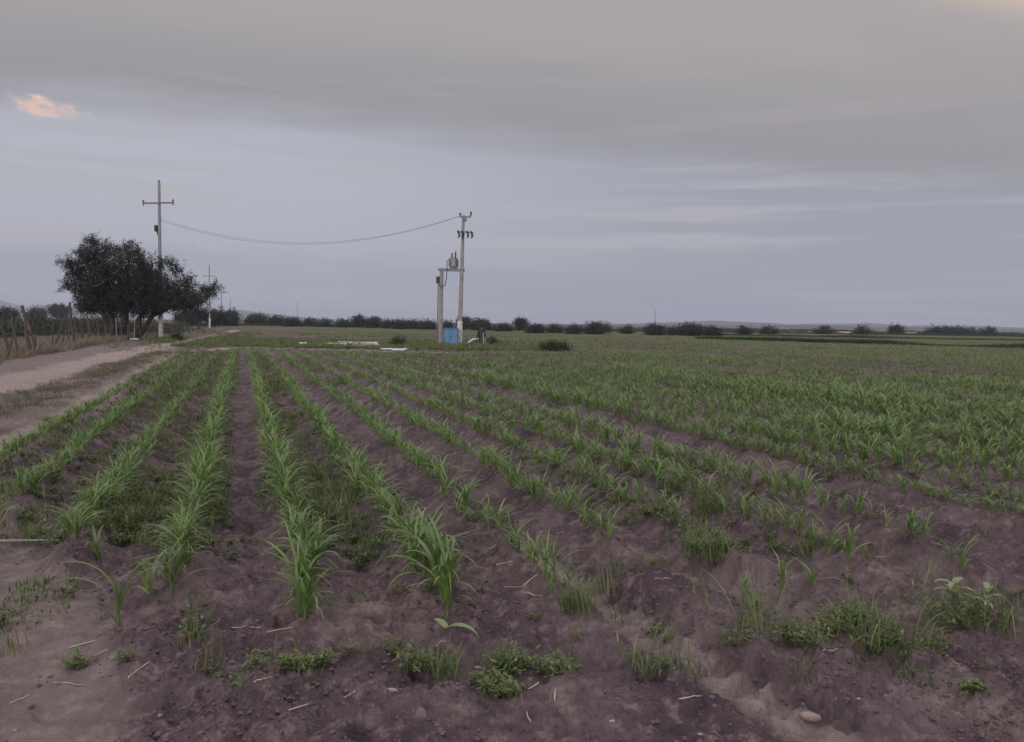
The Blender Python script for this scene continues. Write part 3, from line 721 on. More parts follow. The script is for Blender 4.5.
for px, py, L, a, lab in [
    (70, 684, .17, -.5, 'pale dry stalk lying on the worn path in the bottom left'), (97, 657, .11, .7, 'short pale straw above the stalk on the worn path'), (143, 668, .09, .9, 'thin tilted straw right of the worn path'),
    (132, 678, .06, 1.1, 'tiny straw below the thin tilted one'), (82, 645, .12, .4, 'thin curved straw at the top of the worn path'), (181, 601, .05, .2, 'short white stalk chip near the left row ends'),
    (246, 636, .15, -.3, 'dry stalk across the foot of the long bare furrow'), (263, 680, .08, .3, 'short straw between the two creeping weed patches'), (280, 633, .13, .1, 'dry stalk just below the tallest maize clump'),
    (467, 541, .14, -.6, 'slender pale stalk on the ridge near the middle'), (530, 582, .13, .5, 'pale stalk pointing up right beside the lugged tyre print'), (534, 596, .12, -.9, 'thick white stalk piece under the pale pointed one'),
    (617, 641, .12, 1.2, 'upright looking curved straw left of the spiky clump'), (528, 721, .08, 1.4, 'short white straw near the bottom centre'), (555, 699, .07, 1.1, 'short pale straw right of the straggling weed'),
    (534, 686, .06, .4, 'tan leaf scrap at the end of the straggling weed'), (440, 655, .05, .2, 'tiny pale chip beneath the wilted plant'), (833, 652, .12, -.15, 'white dry stalk lying before the right weed patch'),
    (854, 644, .12, -.9, 'thin straw slanting just above the white stalk'), (955, 664, .05, 1.3, 'tiny white straw on dark soil at right'), (662, 607, .10, -.6, 'thin straw above the smooth tyre print'),
    (690, 700, .1, -.3, 'brown straw beside the smooth tyre print'), (300, 710, .1, .3, 'faint straw near the bottom left of the headland'), (505, 570, .12, -.7, 'bent straw among trash on the middle ridge'),
    (490, 560, .10, .2, 'short crossing straw among trash on the middle ridge'), (515, 590, .16, -.9, 'long thin straw running down the middle ridge'), (560, 545, .08, .3, 'straw piece between the fourth row end and the tyre print'),
    (20, 700, .08, .8, 'faint straw at the left edge of the worn path'), (350, 690, .06, .6, 'tiny straw on the crust below the shallow furrow'), (880, 560, .10, -.2, 'thin straw on the bare strip at right'),
    (790, 560, .08, .5, 'tiny straw above the three lone maize seedlings')]:
    litter_stalk(px, py, L, a, lab, .007 if 'thick' not in lab else .014)
def stone_obj(px, py, s, lab, flat=.5):
    p = P(px, py); n = 10; m = 7; V = []
    ph = [rnd.uniform(0, 6.28) for _ in range(4)]
    for i in range(m):
        th = math.pi * i / (m - 1)
        for j in range(n):
            a = 2 * math.pi * j / n; r = 1 + .22 * math.sin(2 * a + ph[0]) + .12 * math.sin(3 * a + ph[1]) * math.sin(th) + .08 * math.sin(5 * a + ph[2] + th)
            V.append((s * r * math.sin(th) * math.cos(a), s * .62 * r * math.sin(th) * math.sin(a), s * flat * math.cos(th) * (1 + .15 * math.sin(a + ph[3]))))
    Q = [(i * n + j, (i + 1) * n + j, (i + 1) * n + (j + 1) % n, i * n + (j + 1) % n) for i in range(m - 1) for j in range(n)]
    o = mesh_np('stone', np.array(V), [np.array(Q)], [M_STONE]); o.location = p + Vector((0, 0, s * flat * .35)); o.rotation_euler[2] = rnd.uniform(-.5, .3)
    tag(o, lab, 'stone', 'stones on the soil')
for px, py, s, lab in [(811, 719, .042, 'pale flat stone in the tyre print at bottom right, the largest'), (391, 692, .026, 'flat tan stone on the crust below the shallow furrow'), (612, 556 + 166, .014, 'small tan stone near the bottom centre'),
                       (15, 731, .01, 'tiny white pebble in the bottom left corner'), (478, 668, .014, 'small pinkish stone at the edge of the straggling weed'), (388, 655, .010, 'small white pebble before the second row end'),
                       (378, 612, .008, 'tiny white pebble in the shallow furrow'), (160, 716, .012, 'small brown stone on the worn ground at left'), (575, 604, .012, 'small clod like stone at the grass tuft by the tyre print'),
                       (860, 700, .014, 'small dark stone right of the smooth tyre print'), (700, 735, .012, 'small brown pebble at the bottom by the tyre print'), (250, 725, .012, 'tan pebble near the bottom left'), (918, 640, .012, 'small stone among the right weed patch')]:
    stone_obj(px, py, s, lab)

def crumbs():
    n = 60000; d = 2.6 + 9 * rng.random(n) ** 1.3; a = YAW + rng.uniform(-.68, .68, n); x = d * np.sin(a) / np.cos(a - YAW); y = d * np.cos(a) / np.cos(a - YAW)
    dn, df, ln, lf, lr, vg = masks(x, y); td, _, _ = pdist(x, y, tyre)
    p = (.12 + .88 * ss(fbm(x * 1.7, y * 1.7, 3, 41), .42, .62)) * (1 - .9 * np.clip(ln + lf + lr, 0, 1)) * ss(td, .08, .2); m = rng.random(n) < p; x, y, d = x[m], y[m], d[m]
    pr = []
    for k in range(8):
        V = []; 
        for i in range(5):
            th = math.pi * i / 4
            for j in range(7): a_ = 6.283 * j / 7; rr = rng.uniform(.7, 1.25); V.append((math.sin(th) * math.cos(a_) * rr, math.sin(th) * math.sin(a_) * rr * .8, .65 * math.cos(th) * rng.uniform(.8, 1.1)))
        Q = np.array([(i * 7 + j, (i + 1) * 7 + j, (i + 1) * 7 + (j + 1) % 7, i * 7 + (j + 1) % 7) for i in range(4) for j in range(7)]); pr.append((np.array(V), Q, np.tile([[0.5, 0, 0]], (len(V), 1))))
    s = .003 + .013 * rng.random(len(x)) ** 4
    o = scatter('soil_clods', pr, x, y, height(x, y) + s * .25, s, M_CLOD, lean=0)
    return o
def clod_mat():
    q = NM('soil_clod', .95, .1); r, g, b = q.attr('vc')[:3]; n = q.noise(q.pos(), 9, 5, .6); n3 = q.noise(q.pos(), 90, 3)
    c = q.mix(r, SOIL_D, SOIL_M); c = q.mix(q.rng(n, .5, .8, 0, .5), c, SOIL_L); q.base(c); q.bump(n3, .6, .004); return q.m
M_CLOD = clod_mat()
tag(crumbs(), 'small crumbs and clods of soil scattered over the ground', 'soil clods')

# ------------------------------------------------------------------ roadside grass and scrub (stuff)
def roadside():
    n = 26000; y = rng.uniform(8, 110, n) ** 1.0; x = np.where(rng.random(n) < .75, rng.uniform(-13, -6.9, n), rng.normal(-3.85, .46, n))
    pat = fbm(x * .5, y * .3, 3, 301); strip = x > -5.5
    dn, df, ln, lf, lr, vg = masks(x, y); p = np.where(strip, ss(pat, .42, .6) * .8 * (y < 45), .35 + ss(pat, .3, .6) * .6) * (1 - np.clip(ln + lf, 0, 1))
    p = p * np.where(strip, 1, ss(-x, 7.6, 9.0)); m = (rng.random(n) < p) & inview(x, y, 12); x, y, strip = x[m], y[m], strip[m]
    pr = [grass(.10, 14, 2, .012, .25, .3) for _ in range(5)] + [grass(.34, 18, 2, .022, .35, .6) for _ in range(6)]
    ch = np.where(strip, rng.integers(0, 5, len(x)), 5 + rng.integers(0, 6, len(x)))
    o = scatter('grass', pr, x, y, height(x, y, False), rng.uniform(.6, 1.3, len(x)) * np.where(strip, .9, 1), M_GRASS, choose=ch, r_shift=np.where(strip, 0, .25)); return o
tag(roadside(), 'dry yellowish grass along the dirt track and fence', 'grass')
def headland():
    n = 9000; px = rng.uniform(150, 560, n); d = rng.uniform(46, 66, n); k = (px - W / 2) / F * d; x = SY * d + CY * k; y = CY * d - SY * k
    dn, df, ln, lf, lr, vg = masks(x, y); p = (.25 + ss(fbm(x * .3, y * .3, 3, 401), .4, .6) * .7) * (1 - np.clip(ln * 1.2 + lf, 0, 1)); m = rng.random(n) < p; x, y = x[m], y[m]
    pr = [grass(.22, 14, 2, .03, .4, .35) for _ in range(5)] + [broad(.22, 7, 1, .07) for _ in range(4)]
    return scatter('headland_grass', pr, x, y, height(x, y, False), rng.uniform(.6, 1.4, len(x)), M_WEED)
tag(headland(), 'rough grass and weeds around the pump station track', 'grass')
def far_scrub(name, pts, n, wid, h, mat, size=.5):
    """low continuous vegetation following a line on the ground"""
    V = []; L = 0; seg = []
    for a, b in zip(pts[:-1], pts[1:]): l = (b - a).length; seg.append((L, l, a, b)); L += l
    X = []; Y = []
    for _ in range(n):
        t = rng.uniform(0, L)
        for s0, l, a, b in seg:
            if s0 <= t <= s0 + l: p = a.lerp(b, (t - s0) / l); break
        X.append(p.x + rng.normal(0, wid * .4) * SY); Y.append(p.y + rng.normal(0, wid * .4) * CY)
    X = np.array(X); Y = np.array(Y)
    pr = [broad(h, 8, 1, size * h, .1) for _ in range(6)]
    return tag(scatter(name, pr, X, Y, np.zeros(len(X)), (.5 + .9 * vnoise(X * .12, Y * .12, 9)) * rng.uniform(.7, 1.2, len(X)), mat), kind='stuff')
tag(far_scrub('field_scrub', [D(-80, 62), D(40, 70), D(125, 92)], 2600, 26, 1.3, M_SCRUB, .14), 'dense dark green scrub beyond the wooden fence', 'scrub')
tag(far_scrub('far_scrub', [D(130, 170), D(250, 240), D(330, 230), D(540, 205), D(640, 215), D(760, 230), D(1110, 215)], 10500, 16, .62, M_SCRUB, .20), 'low dark scrub line along the far edge of the fields', 'scrub')
tag(far_scrub('distant_scrub', [D(640, 330), D(800, 330), D(1100, 300)], 2600, 40, 1.0, M_SCRUB, .3), 'distant low scrub below the hills on the right', 'scrub')
tag(far_scrub('boundary_weeds', [D(700, 100), D(760, 92), D(880, 82), D(1024, 72), D(1150, 66)], 9000, 2.4, .42, M_SCRUB, .16), 'dark band of tall weeds crossing the right field', 'weeds')
tag(far_scrub('boundary_weeds', [D(690, 150), D(860, 138), D(1120, 122)], 5000, 5.0, .45, M_SCRUB, .2), 'second thinner dark weed band farther across the right field', 'weeds')

# ------------------------------------------------------------------ trees
def crown(clusters, n, size, seed, up_bias=.3, dryp=.05):
    """leaf faces spread through lobes; each lobe = (x, y, z, rx, ry, rz)"""
    rg = np.random.default_rng(seed); w = np.array([c[3] * c[4] * c[5] for c in clusters]) ** .7; w /= w.sum(); idx = rg.choice(len(clusters), n, p=w)
    C = np.array(clusters)[idx]; u = rg.normal(0, 1, (n, 3)); u /= np.linalg.norm(u, axis=1)[:, None]; rad = rg.random(n) ** .42 * (1 + .12 * rg.normal(0, 1, n))
    # sprigs: leaves gather on small twig sprays
    p = C[:, :3] + u * rad[:, None] * C[:, 3:6]
    ns = max(8, n // 26); sp = p[:ns]; sv = rg.normal(0, 1, (ns, 3)); sv[:, 2] += up_bias; sv /= np.linalg.norm(sv, axis=1)[:, None]
    k = rg.integers(0, ns, n); t = rg.random(n); ln = size * 5.5
    q = sp[k] + sv[k] * (t * ln)[:, None] + rg.normal(0, size * .8, (n, 3))
    a = rg.normal(0, 1, (n, 3)) + sv[k] * .6; a /= np.linalg.norm(a, axis=1)[:, None]; b = np.cross(a, rg.normal(0, 1, (n, 3))); b /= np.linalg.norm(b, axis=1)[:, None]
    l = size * rg.uniform(.6, 1.5, n)[:, None]; ww = l * .42
    V = np.stack([q - a * l * .5, q + b * ww * .5, q + a * l * .5, q - b * ww * .5], 1).reshape(-1, 3); Q = np.arange(4 * n).reshape(-1, 4)
    tone = np.repeat(np.clip(rg.random(ns)[k] * .6 + rg.random(n) * .4, 0, 1), 4); dry = np.repeat((rg.random(n) < dryp) * rg.random(n), 4)
    return V, Q, np.stack([tone, np.zeros(4 * n), dry], 1)
def limbs(m, p0, p1, r0, r1, seed, wob=.08, n=7):
    rg = random.Random(seed); pts = []; L = (Vector(p1) - Vector(p0)).length
    for i in range(n):
        t = i / (n - 1); v = Vector(p0).lerp(Vector(p1), t); j = wob * L * math.sin(math.pi * t); pts.append(v + Vector((rg.gauss(0, j * .5), rg.gauss(0, j * .5), rg.gauss(0, j * .3))))
    m.tube(pts, [r0 + (r1 - r0) * i / (n - 1) for i in range(n)], 7); return pts
# the big mesquite by the fence
def big_tree():
    base = D(126, 60.5); base.z = hz(base.x, base.y) - .05; t = empty('tree', base, 'large dark spreading tree with several leaning trunks at the track bend', 'tree', None, -YAW)
    u = 60.5 / F                                                     # metres per pixel at the tree
    m = MB(); L = lambda px, py: ((px - 126) * u, 0, (336.5 - py) * u)
    rg = random.Random(3)
    def pt(px, py, y=0): v = L(px, py); return (v[0], y, v[2])
    stems = [((117, 337, 0), (112, 308, -.5), .30), ((122, 337, .2), (124, 300, .3), .34), ((120, 337, .3), (98, 290, -.8), .24), ((134, 337, -.2), (152, 311, .3), .22), ((131, 337, .4), (140, 296, 1.0), .22)]
    tips = []
    for k, (a, b, r) in enumerate(stems):
        pts = limbs(m, pt(*a[:2], a[2]), pt(*b[:2], b[2]), r, r * .62, k); e = pts[-1]
        for j in range(5):
            g = Vector((e.x + rg.uniform(-2.6, 2.6), e.y + rg.uniform(-2, 2), e.z + rg.uniform(.6, 3.2))); limbs(m, e, g, r * .5, .05, 50 + k * 7 + j, .1)
    limbs(m, pt(152, 311, .3), pt(178, 300, .6), .15, .08, 91); limbs(m, pt(178, 300, .6), pt(206, 291, .8), .09, .03, 92); limbs(m, pt(178, 300, .6), pt(170, 272, .2), .08, .03, 93)
    limbs(m, pt(98, 290, -.8), pt(74, 270, -.6), .12, .04, 94); limbs(m, pt(98, 290, -.8), pt(90, 244, -.2), .12, .03, 95); limbs(m, pt(124, 300, .3), pt(128, 250, .2), .18, .04, 96)
    m.build('trunk', M_BARK, t)
    cl = []
    for px, py, rx, rz_ in [(92, 262, 20, 16), (76, 272, 14, 14), (84, 290, 18, 17), (104, 282, 22, 24), (100, 250, 14, 12), (90, 241, 7, 8), (122, 262, 14, 18), (128, 246, 8, 8), (140, 256, 14, 13), (148, 270, 18, 18), (130, 285, 24, 26),
                            (70, 262, 10, 6), (68, 284, 9, 8), (88, 304, 14, 10), (108, 306, 16, 11), (150, 292, 20, 18), (168, 282, 14, 14), (172, 265, 8, 8), (184, 290, 16, 12), (180, 303, 14, 8), (200, 296, 12, 8), (206, 288, 10, 8), (213, 283, 6, 6), (196, 308, 8, 5),
                            (142, 308, 18, 9), (176, 296, 14, 12), (190, 300, 13, 9), (94, 300, 12, 10), (186, 279, 9, 8), (122, 300, 20, 12), (100, 300, 16, 12), (116, 246, 7, 7), (92, 234, 3.5, 4), (80, 252, 8, 6), (162, 300, 14, 12), (163, 260, 7, 6)]:
        x, _, z = L(px, py); ry = rx * u * rg.uniform(.8, 1.15); cl.append((x, rg.uniform(-.9, .9) + .1, z, rx * u * .9, min(ry, 2.4), rz_ * u * .9))
    v, q, c = crown(cl, 130000, .11, 5); mesh_np('crown', v, [q], [M_TREE], t, {'vc': c}, smooth=False)
big_tree()
def tree(px, d, wpx, ytop, ybase, lab, kind='round', seed=0, group='trees and bushes along the far field edge', mat=None):
    """a separate tree: position by bearing and distance, real height and spread"""
    u = d / F; rg = random.Random(seed * 31 + 5); far = px > 540 and d > 90; h = (ybase - ytop) * u * (.74 if far else .56 if px > 240 and d > 90 else .80) * rg.uniform(.82, 1.1); w = wpx * u * (.92 * rg.uniform(.75, 1.45) if far else .92); b = D(px, d)
    isb = kind == 'bush'
    t = empty('bush' if isb else 'tree', b, lab, 'bush' if isb else 'tree', group, rg.uniform(0, 6.28)); m = MB()
    tw = max(.05, h * .035); th = h * (.12 if isb else .42 if kind == 'umbrella' else .78 if kind == 'lollipop' else .30)
    ct = (rg.gauss(0, .03) * h, rg.gauss(0, .03) * h, th)
    limbs(m, (0, 0, -.1), ct, tw, tw * .6, seed, .06, 5); cl = []
    nb = rg.choice((4, 5, 6, 7)) if not kind == 'lollipop' else 4
    for k in range(nb):
        a = k / nb * 6.28 + rg.uniform(-.5, .5); rr = w * .5 * rg.uniform(.35, .65)
        zc = {'umbrella': .76, 'lollipop': .84, 'bush': .5}.get(kind, .58) * h + rg.uniform(-.10, .12) * h
        limbs(m, ct, (rr * math.cos(a), rr * math.sin(a), zc), tw * .5, tw * .15, seed * 9 + k, .1, 4)
        zc *= rg.uniform(.62, 1.06) if kind in ('bush', 'round') else 1; cl.append((rr * math.cos(a), rr * math.sin(a), zc, w * rg.uniform(.2, .32), w * rg.uniform(.2, .32), h * {'umbrella': .15, 'lollipop': .13, 'bush': .42}.get(kind, .28) * rg.uniform(.8, 1.15)))
    cl.append((0, 0, {'umbrella': .82, 'lollipop': .86, 'bush': .55}.get(kind, .66) * h, w * .3, w * .3, h * {'umbrella': .16, 'lollipop': .13, 'bush': .42}.get(kind, .32)))
    m.build('trunk', M_BARK, t); n = int(min(9000, 900 + 26 * wpx * (ybase - ytop)))
    v, q, c = crown(cl, n, max(.10, u * 1.3), seed + 100); mesh_np('crown', v, [q], [mat or M_TREE], t, {'vc': c}, smooth=False)
HZ = lambda px: 324 - (512 - px) * math.tan(ROLL)
def dist_of(px, yb): return min(420, F * CH / max(2.6, yb - HZ(px)))
for k, (px, w_, yt, yb, kd, lab) in enumerate([
    (6, 30, 307, 322, 'round', 'dark far tree at the left edge behind the fence'), (37, 16, 307, 321, 'round', 'small round far tree between the fence posts'), (60, 21, 303, 321, 'umbrella', 'small umbrella shaped far tree left of the large tree'),
    (188, 26, 308, 326, 'round', 'dark tree right behind the large spreading tree'), (213, 34, 304, 327, 'round', 'broad dark tree behind the second power pole'), (229, 20, 307, 326, 'round', 'rounded tree at the right end of the roadside trees'),
    (257, 26, 312, 325.5, 'round', 'broad tree, highest of the treeline beside the far road end'), (276, 16, 317, 326, 'round', 'small tree just right of the broad treeline tree'), (291, 18, 318, 326.5, 'round', 'low tree under the thin distant mast'),
    (310, 14, 320, 326.5, 'bush', 'low bush right of the thin distant mast'), (325, 16, 321, 327, 'bush', 'flat bush between the mast and the umbrella trees'), (343, 18, 321, 327.5, 'bush', 'flat bush just left of the twin umbrella trees'),
    (359, 17, 316, 327.5, 'umbrella', 'umbrella shaped tree, left of the twin pair'), (373, 15, 318, 328, 'umbrella', 'umbrella shaped tree, right of the twin pair'), (388, 14, 321, 328.5, 'bush', 'low bush right of the twin umbrella trees'),
    (400, 15, 319.5, 329, 'round', 'small dark tree left of the short concrete pole'), (414, 16, 321, 329, 'round', 'second small dark tree left of the short concrete pole'), (427, 18, 319.5, 329.5, 'round', 'tree touching the short concrete pole from behind'),
    (447, 14, 323, 329.5, 'bush', 'low bush seen above the blue cabinet'), (463, 12, 315, 330, 'lollipop', 'tall thin tree directly behind the tall concrete pole'), (480, 24, 318.5, 330.5, 'round', 'broad dark tree behind the pump'),
    (502, 18, 324, 331.5, 'bush', 'low bush between the pump and the lollipop tree'), (520, 9, 316, 331, 'lollipop', 'lollipop shaped lone tree with a thin trunk'), (535, 20, 323, 333, 'bush', 'rounded bush right of the lollipop tree'),
    (555, 14, 327, 333, 'bush', 'small low bush between the two rounded bushes'), (573, 15, 325, 334, 'bush', 'small rounded bush left of the big round bush'), (594, 21, 319.5, 334, 'bush', 'big round dark bush alone in the middle of the far field'),
    (625, 12, 329, 334, 'bush', 'tiny bush right of the big round bush'), (653, 17, 324, 335.5, 'bush', 'dark bush at the foot of the distant pole'), (675, 14, 329, 335.5, 'bush', 'low bush right of the distant pole'),
    (691, 20, 323.5, 336, 'round', 'broad tree highest on the right half of the far edge'), (712, 18, 327.5, 336, 'bush', 'dark bush right of that broad tree'), (743, 14, 328.5, 335.5, 'bush', 'small bush at the start of the hazy hills'),
    (768, 17, 328.5, 334.5, 'bush', 'flat bush left of the pale plastic tunnels'), (823, 13, 327.5, 334, 'bush', 'bush between the first and second pale tunnels'), (861, 13, 329.5, 334.5, 'bush', 'bush between the second and third pale tunnels'),
    (895, 17, 327.5, 334.5, 'round', 'small dark tree between the last two pale tunnels'), (933, 15, 329.5, 335, 'bush', 'first bush of the close group of three on the right'), (946, 14, 329, 335, 'bush', 'middle bush of the close group of three on the right'),
    (957, 12, 329.5, 335, 'bush', 'last bush of the close group of three on the right'), (971, 9, 331, 335, 'bush', 'tiny bush right of the group of three'), (987, 14, 330.5, 335.5, 'bush', 'outermost dark bush near the right edge')]):
    dd_ = dist_of(px, yb); tree(px, dd_, w_, yt, yb, lab, kd, k)
tree(550, 44.5, 16, 349, 356, 'low dark shrub alone in the green field right of the pump', 'bush', 77, 'shrubs in the field', M_SCRUB)
tree(560, 45.2, 12, 350, 356, 'small shrub touching the low dark field shrub', 'bush', 78, 'shrubs in the field', M_SCRUB)
tree(398, 53, 6, 339.5, 347, 'small dark shrub between the white pipes and the cabinet', 'bush', 79, 'shrubs in the field', M_SCRUB)
tree(493, 57, 6, 343, 348, 'low dark shrub at the foot of the pump', 'bush', 80, 'shrubs in the field', M_SCRUB)
tree(176, 60, 6, 333.5, 338, 'low roadside shrub at the foot of the large power pole', 'bush', 81, 'shrubs in the field', M_SCRUB)

# ------------------------------------------------------------------ wooden fence with wire
def fence():
    a = D(-60, 24); A = Vector((-8.0, 18, 0)); B = Vector((-9.6, 62, 0)); f = empty('wooden_fence', A, 'crooked fence of rough wooden posts and wire along the track', 'fence')
    tops = []; n = 30; Ls = (B - A)
    for k in range(n):
        t = (k + rnd.uniform(-.2, .2)) / (n - 1); p = Ls * t; wx = rnd.uniform(-.12, .12); z = hz(A.x + p.x, A.y + p.y, False)
        h = rnd.uniform(1.15, 1.85); lx = rnd.gauss(-.05, .20); ly = rnd.gauss(0, .16); r = rnd.uniform(.035, .065); mat = M_WOOD
        w = A + p; d = depth(w.x, w.y); 
        if k in (14,): h = 2.1; lx = -.15; r = .085
        if k in (16,): h = 1.6; lx = -.5; mat = M_WOOD2; r = .05
        if k in (22,): h = 2.5; r = .085; lx = -.1
        m = MB(); top = Vector((p.x + wx + lx * h, p.y + ly * h, z + h)); base = Vector((p.x + wx, p.y, z - .2))
        limbs(m, base, top, r, r * .75, 500 + k, .03, 5)
        if k == 14: limbs(m, base + Vector((.12, .05, 0)), base + Vector((.16, 0, 1.0)), .07, .05, 801, .03, 4)
        o = m.build('post', mat, f)
        if k == 16: o['label'] = 'bleached leaning post'
        if k in (14, 22): o['label'] = 'tall dark post'
        tops.append((base, top, h))
    for lev in (.35, .65, .95):
        m = MB(); pts = []
        for (b, t, h) in tops:
            q = b.lerp(t, (lev + .2) / (h + .2)); pts.append(q)
        full = []
        for u_, v_ in zip(pts[:-1], pts[1:]):
            full += [u_, u_.lerp(v_, .5) + Vector((0, 0, -.03))]
        full.append(pts[-1]); m.tube(full, .006, 4); m.build('wire', M_WIRE, f)
    # gate poles near the tree
    f2 = empty('wooden_fence', (-9.9, 64, 0), 'short pale pole fence under the large tree', 'fence')
    for k in range(9):
        m = MB(); px_ = k * .42; limbs(m, (px_ * .9, px_ * .5, -.1), (px_ * .9 + rnd.gauss(0, .12), px_ * .5, rnd.uniform(1.2, 1.9)), .045, .03, 600 + k, .02, 4); m.build('post', M_WOOD if k % 3 else M_WOOD2, f2)
    m = MB(); m.tube([(-.1, -.05, 1.0), (1.7, .95, 1.05), (3.5, 1.9, .95)], .03, 6); m.build('rail', M_WOOD, f2)
fence()
def field_stub():
    # far fence along the road beyond the tree
    A = Vector((-8.6, 78, 0)); f = empty('post_fence', A, 'thin post fence beyond the large power pole', 'fence')
    for k in range(14):
        m = MB(); limbs(m, (rnd.gauss(0, .1), k * 5, -.1), (rnd.gauss(0, .2), k * 5, rnd.uniform(1.2, 1.6)), .06, .05, 700 + k, .02, 4); m.build('post', M_WOOD, f)
    m = MB(); m.tube([(0, 0, 1), (0, 65, 1)], .01, 4); m.build('wire', M_WIRE, f)
field_stub()

# ------------------------------------------------------------------ utility poles
def insulator(m, p, s=1.0):
    x, y, z = p; m.tube([(x, y, z), (x, y, z + .05 * s), (x, y, z + .06 * s), (x, y, z + .11 * s), (x, y, z + .12 * s), (x, y, z + .2 * s)], [.03 * s, .03 * s, .085 * s, .06 * s, .085 * s, .035 * s], 8)
def line_pole(base, h, lab, paint=True, detail=True, arm_ang=0.0, arm_len=2.6, arm_z=.87):
    t = empty('utility_pole', base, lab, 'utility pole', 'concrete power poles along the road', arm_ang); wb, wt = .17, .10
    m = MB()
    sides = 8; m.tube([(0, 0, -.3), (0, 0, h * .25), (0, 0, h * .6), (0, 0, h)], [wb, wb * .9, wb * .72, wt], sides); m.build('pole', M_CONC, t)
    if paint: m = MB(); m.tube([(0, 0, -.25), (0, 0, 1.9)], [wb + .012, wb + .004], 12); m.build('painted_base', M_WHITE, t)
    m = MB(); za = h * arm_z; m.box((0, -.14, za), (arm_len, .10, .12), 0, .01); m.build('crossarm', M_STEEL, t)
    if detail:
        for s in (-1, 0, 1):
            m = MB()
            if s: insulator(m, (s * (arm_len / 2 - .08), -.14, za + .06)); m.tube([(s * (arm_len / 2 - .08), -.14, za - .06), (s * (arm_len / 2 - .08), -.14, za - .2)], [.035, .05], 8)
            else: insulator(m, (0, 0, h - .01), 1.0)
            m.build('insulator', M_CER, t)
        m = MB(); m.box((-.24, -.05, za - 1.95), (.22, .26, .5), 0, .02); m.box((-.14, -.03, za - 2.3), (.10, .12, .3), 0, .01); m.build('fuse_box', M_DARK, t)
    return t
b1 = D(160.5, 61.5); b1.z = hz(b1.x, b1.y, False)
H1 = (337 - 182) * 61.5 / F
pole1 = line_pole(b1, H1, 'large concrete power pole with crossarm rising behind the large tree', True, True, -YAW - .2, 2.75)
pole1.rotation_euler[1] = .002
b2 = D(209.6, 153); line_pole(b2, 12.3, 'second concrete power pole, half hidden by the large tree crown', True, False, -YAW, 2.6, .82)
b3 = D(221.5, 240); line_pole(b3, 12.6, 'third concrete power pole down the road', True, False, -YAW, 2.8, .8)
b4 = D(230.5, 350); line_pole(b4, 12.0, 'farthest small power pole down the road', False, False, -YAW, 2.8, .8)
b5 = D(297, 420); line_pole(b5, 11.5, 'thin bare mast standing far behind the treeline', False, False, -YAW, .6, .97)
b6 = D(654, 300); line_pole(b6, 7.5, 'small distant pole behind a dark bush on the right', False, False, -YAW, .5, .95)

# the pump station: tall pole, short pole, beam, transformer, cabinet
DT = 57.0; u = DT / F
bt = D(459, DT); bt.z = hz(bt.x, bt.y, False); HT = (345.5 - 217) * u
tp = empty('utility_pole', bt, 'tall concrete pole of the pump station beside the blue cabinet', 'utility pole', None, -YAW)
tp.rotation_euler[1] = 0.022
m = MB(); m.tube([(0, 0, -.3), (0, 0, HT * .35), (0, 0, HT * .7), (0, 0, HT)], [.185, .16, .13, .10], 10); m.build('pole', M_CONC, tp)
m = MB(); m.tube([(0, 0, -.2), (0, 0, 1.75)], [.20, .192], 12); m.build('painted_base', M_WHITE, tp)
m = MB(); m.box((.12, -.13, HT - .12), (.85, .10, .12), 0, .01); m.box((.12, .0, HT - .30), (.26, .34, .2), 0, .02); m.build('crossarm', M_STEEL, tp)
m = MB(); insulator(m, (-.22, -.13, HT - .06), 1.1); m.build('insulator', M_CER, tp)
m = MB(); m.tube([(.50, -.13, HT - .08), (.53, -.13, HT), (.55, -.13, HT + .14)], [.05, .05, .06], 8); insulator(m, (.55, -.13, HT + .08), 1.0); m.build('insulator', M_CER, tp)
zc = HT - (235 - 216) * u
m = MB(); m.box((.15, -.14, zc + .18), (1.15, .09, .1), 0, .01); m.build('fuse_crossarm', M_STEEL, tp)
for sx in (-.36, -.08, .28, .58):
    m = MB(); m.tube([(sx, -.22, zc + .28), (sx + .05, -.26, zc + .14), (sx + .12, -.26, zc - .12), (sx + .04, -.24, zc - .28)], [.035, .065, .06, .03], 8); m.tube([(sx + .10, -.24, zc + .2), (sx + .22, -.26, zc - .02), (sx + .12, -.26, zc - .22)], .02, 6); m.build('cutout_fuse', M_DARK, tp)
bs = D(439.8, DT + .4); bs.z = hz(bs.x, bs.y, False); HS = (344.5 - 268) * u
sp_ = empty('utility_pole', bs, 'short concrete pole carrying the transformer beam left of the cabinet', 'utility pole', None, -YAW); sp_.rotation_euler[1] = .012
m = MB(); m.tube([(0, 0, -.3), (0, 0, HS * .5), (0, 0, HS)], [.17, .155, .135], 10); m.build('pole', M_CONC, sp_)
m = MB(); m.tube([(-.22, -.08, -.1), (-.22, -.08, 4.55)], .04, 8); m.tube([(-.22, .06, -.1), (-.22, .06, 3.6)], .03, 8); m.build('conduit', M_STEEL, sp_)
m = MB(); m.box((-.26, -.02, 4.72), (.24, .22, .5), 0, .02); m.build('meter_box', M_DARK, sp_)
zb = HS - .10; wB = (459 - 439.8) * u
m = MB(); m.box((wB / 2 + .02, -.20, zb), (wB + .5, .07, .18), 0, .008); m.box((wB / 2 + .02, .20, zb), (wB + .5, .07, .18), 0, .008); m.build('transformer_beam', M_STEEL, sp_)
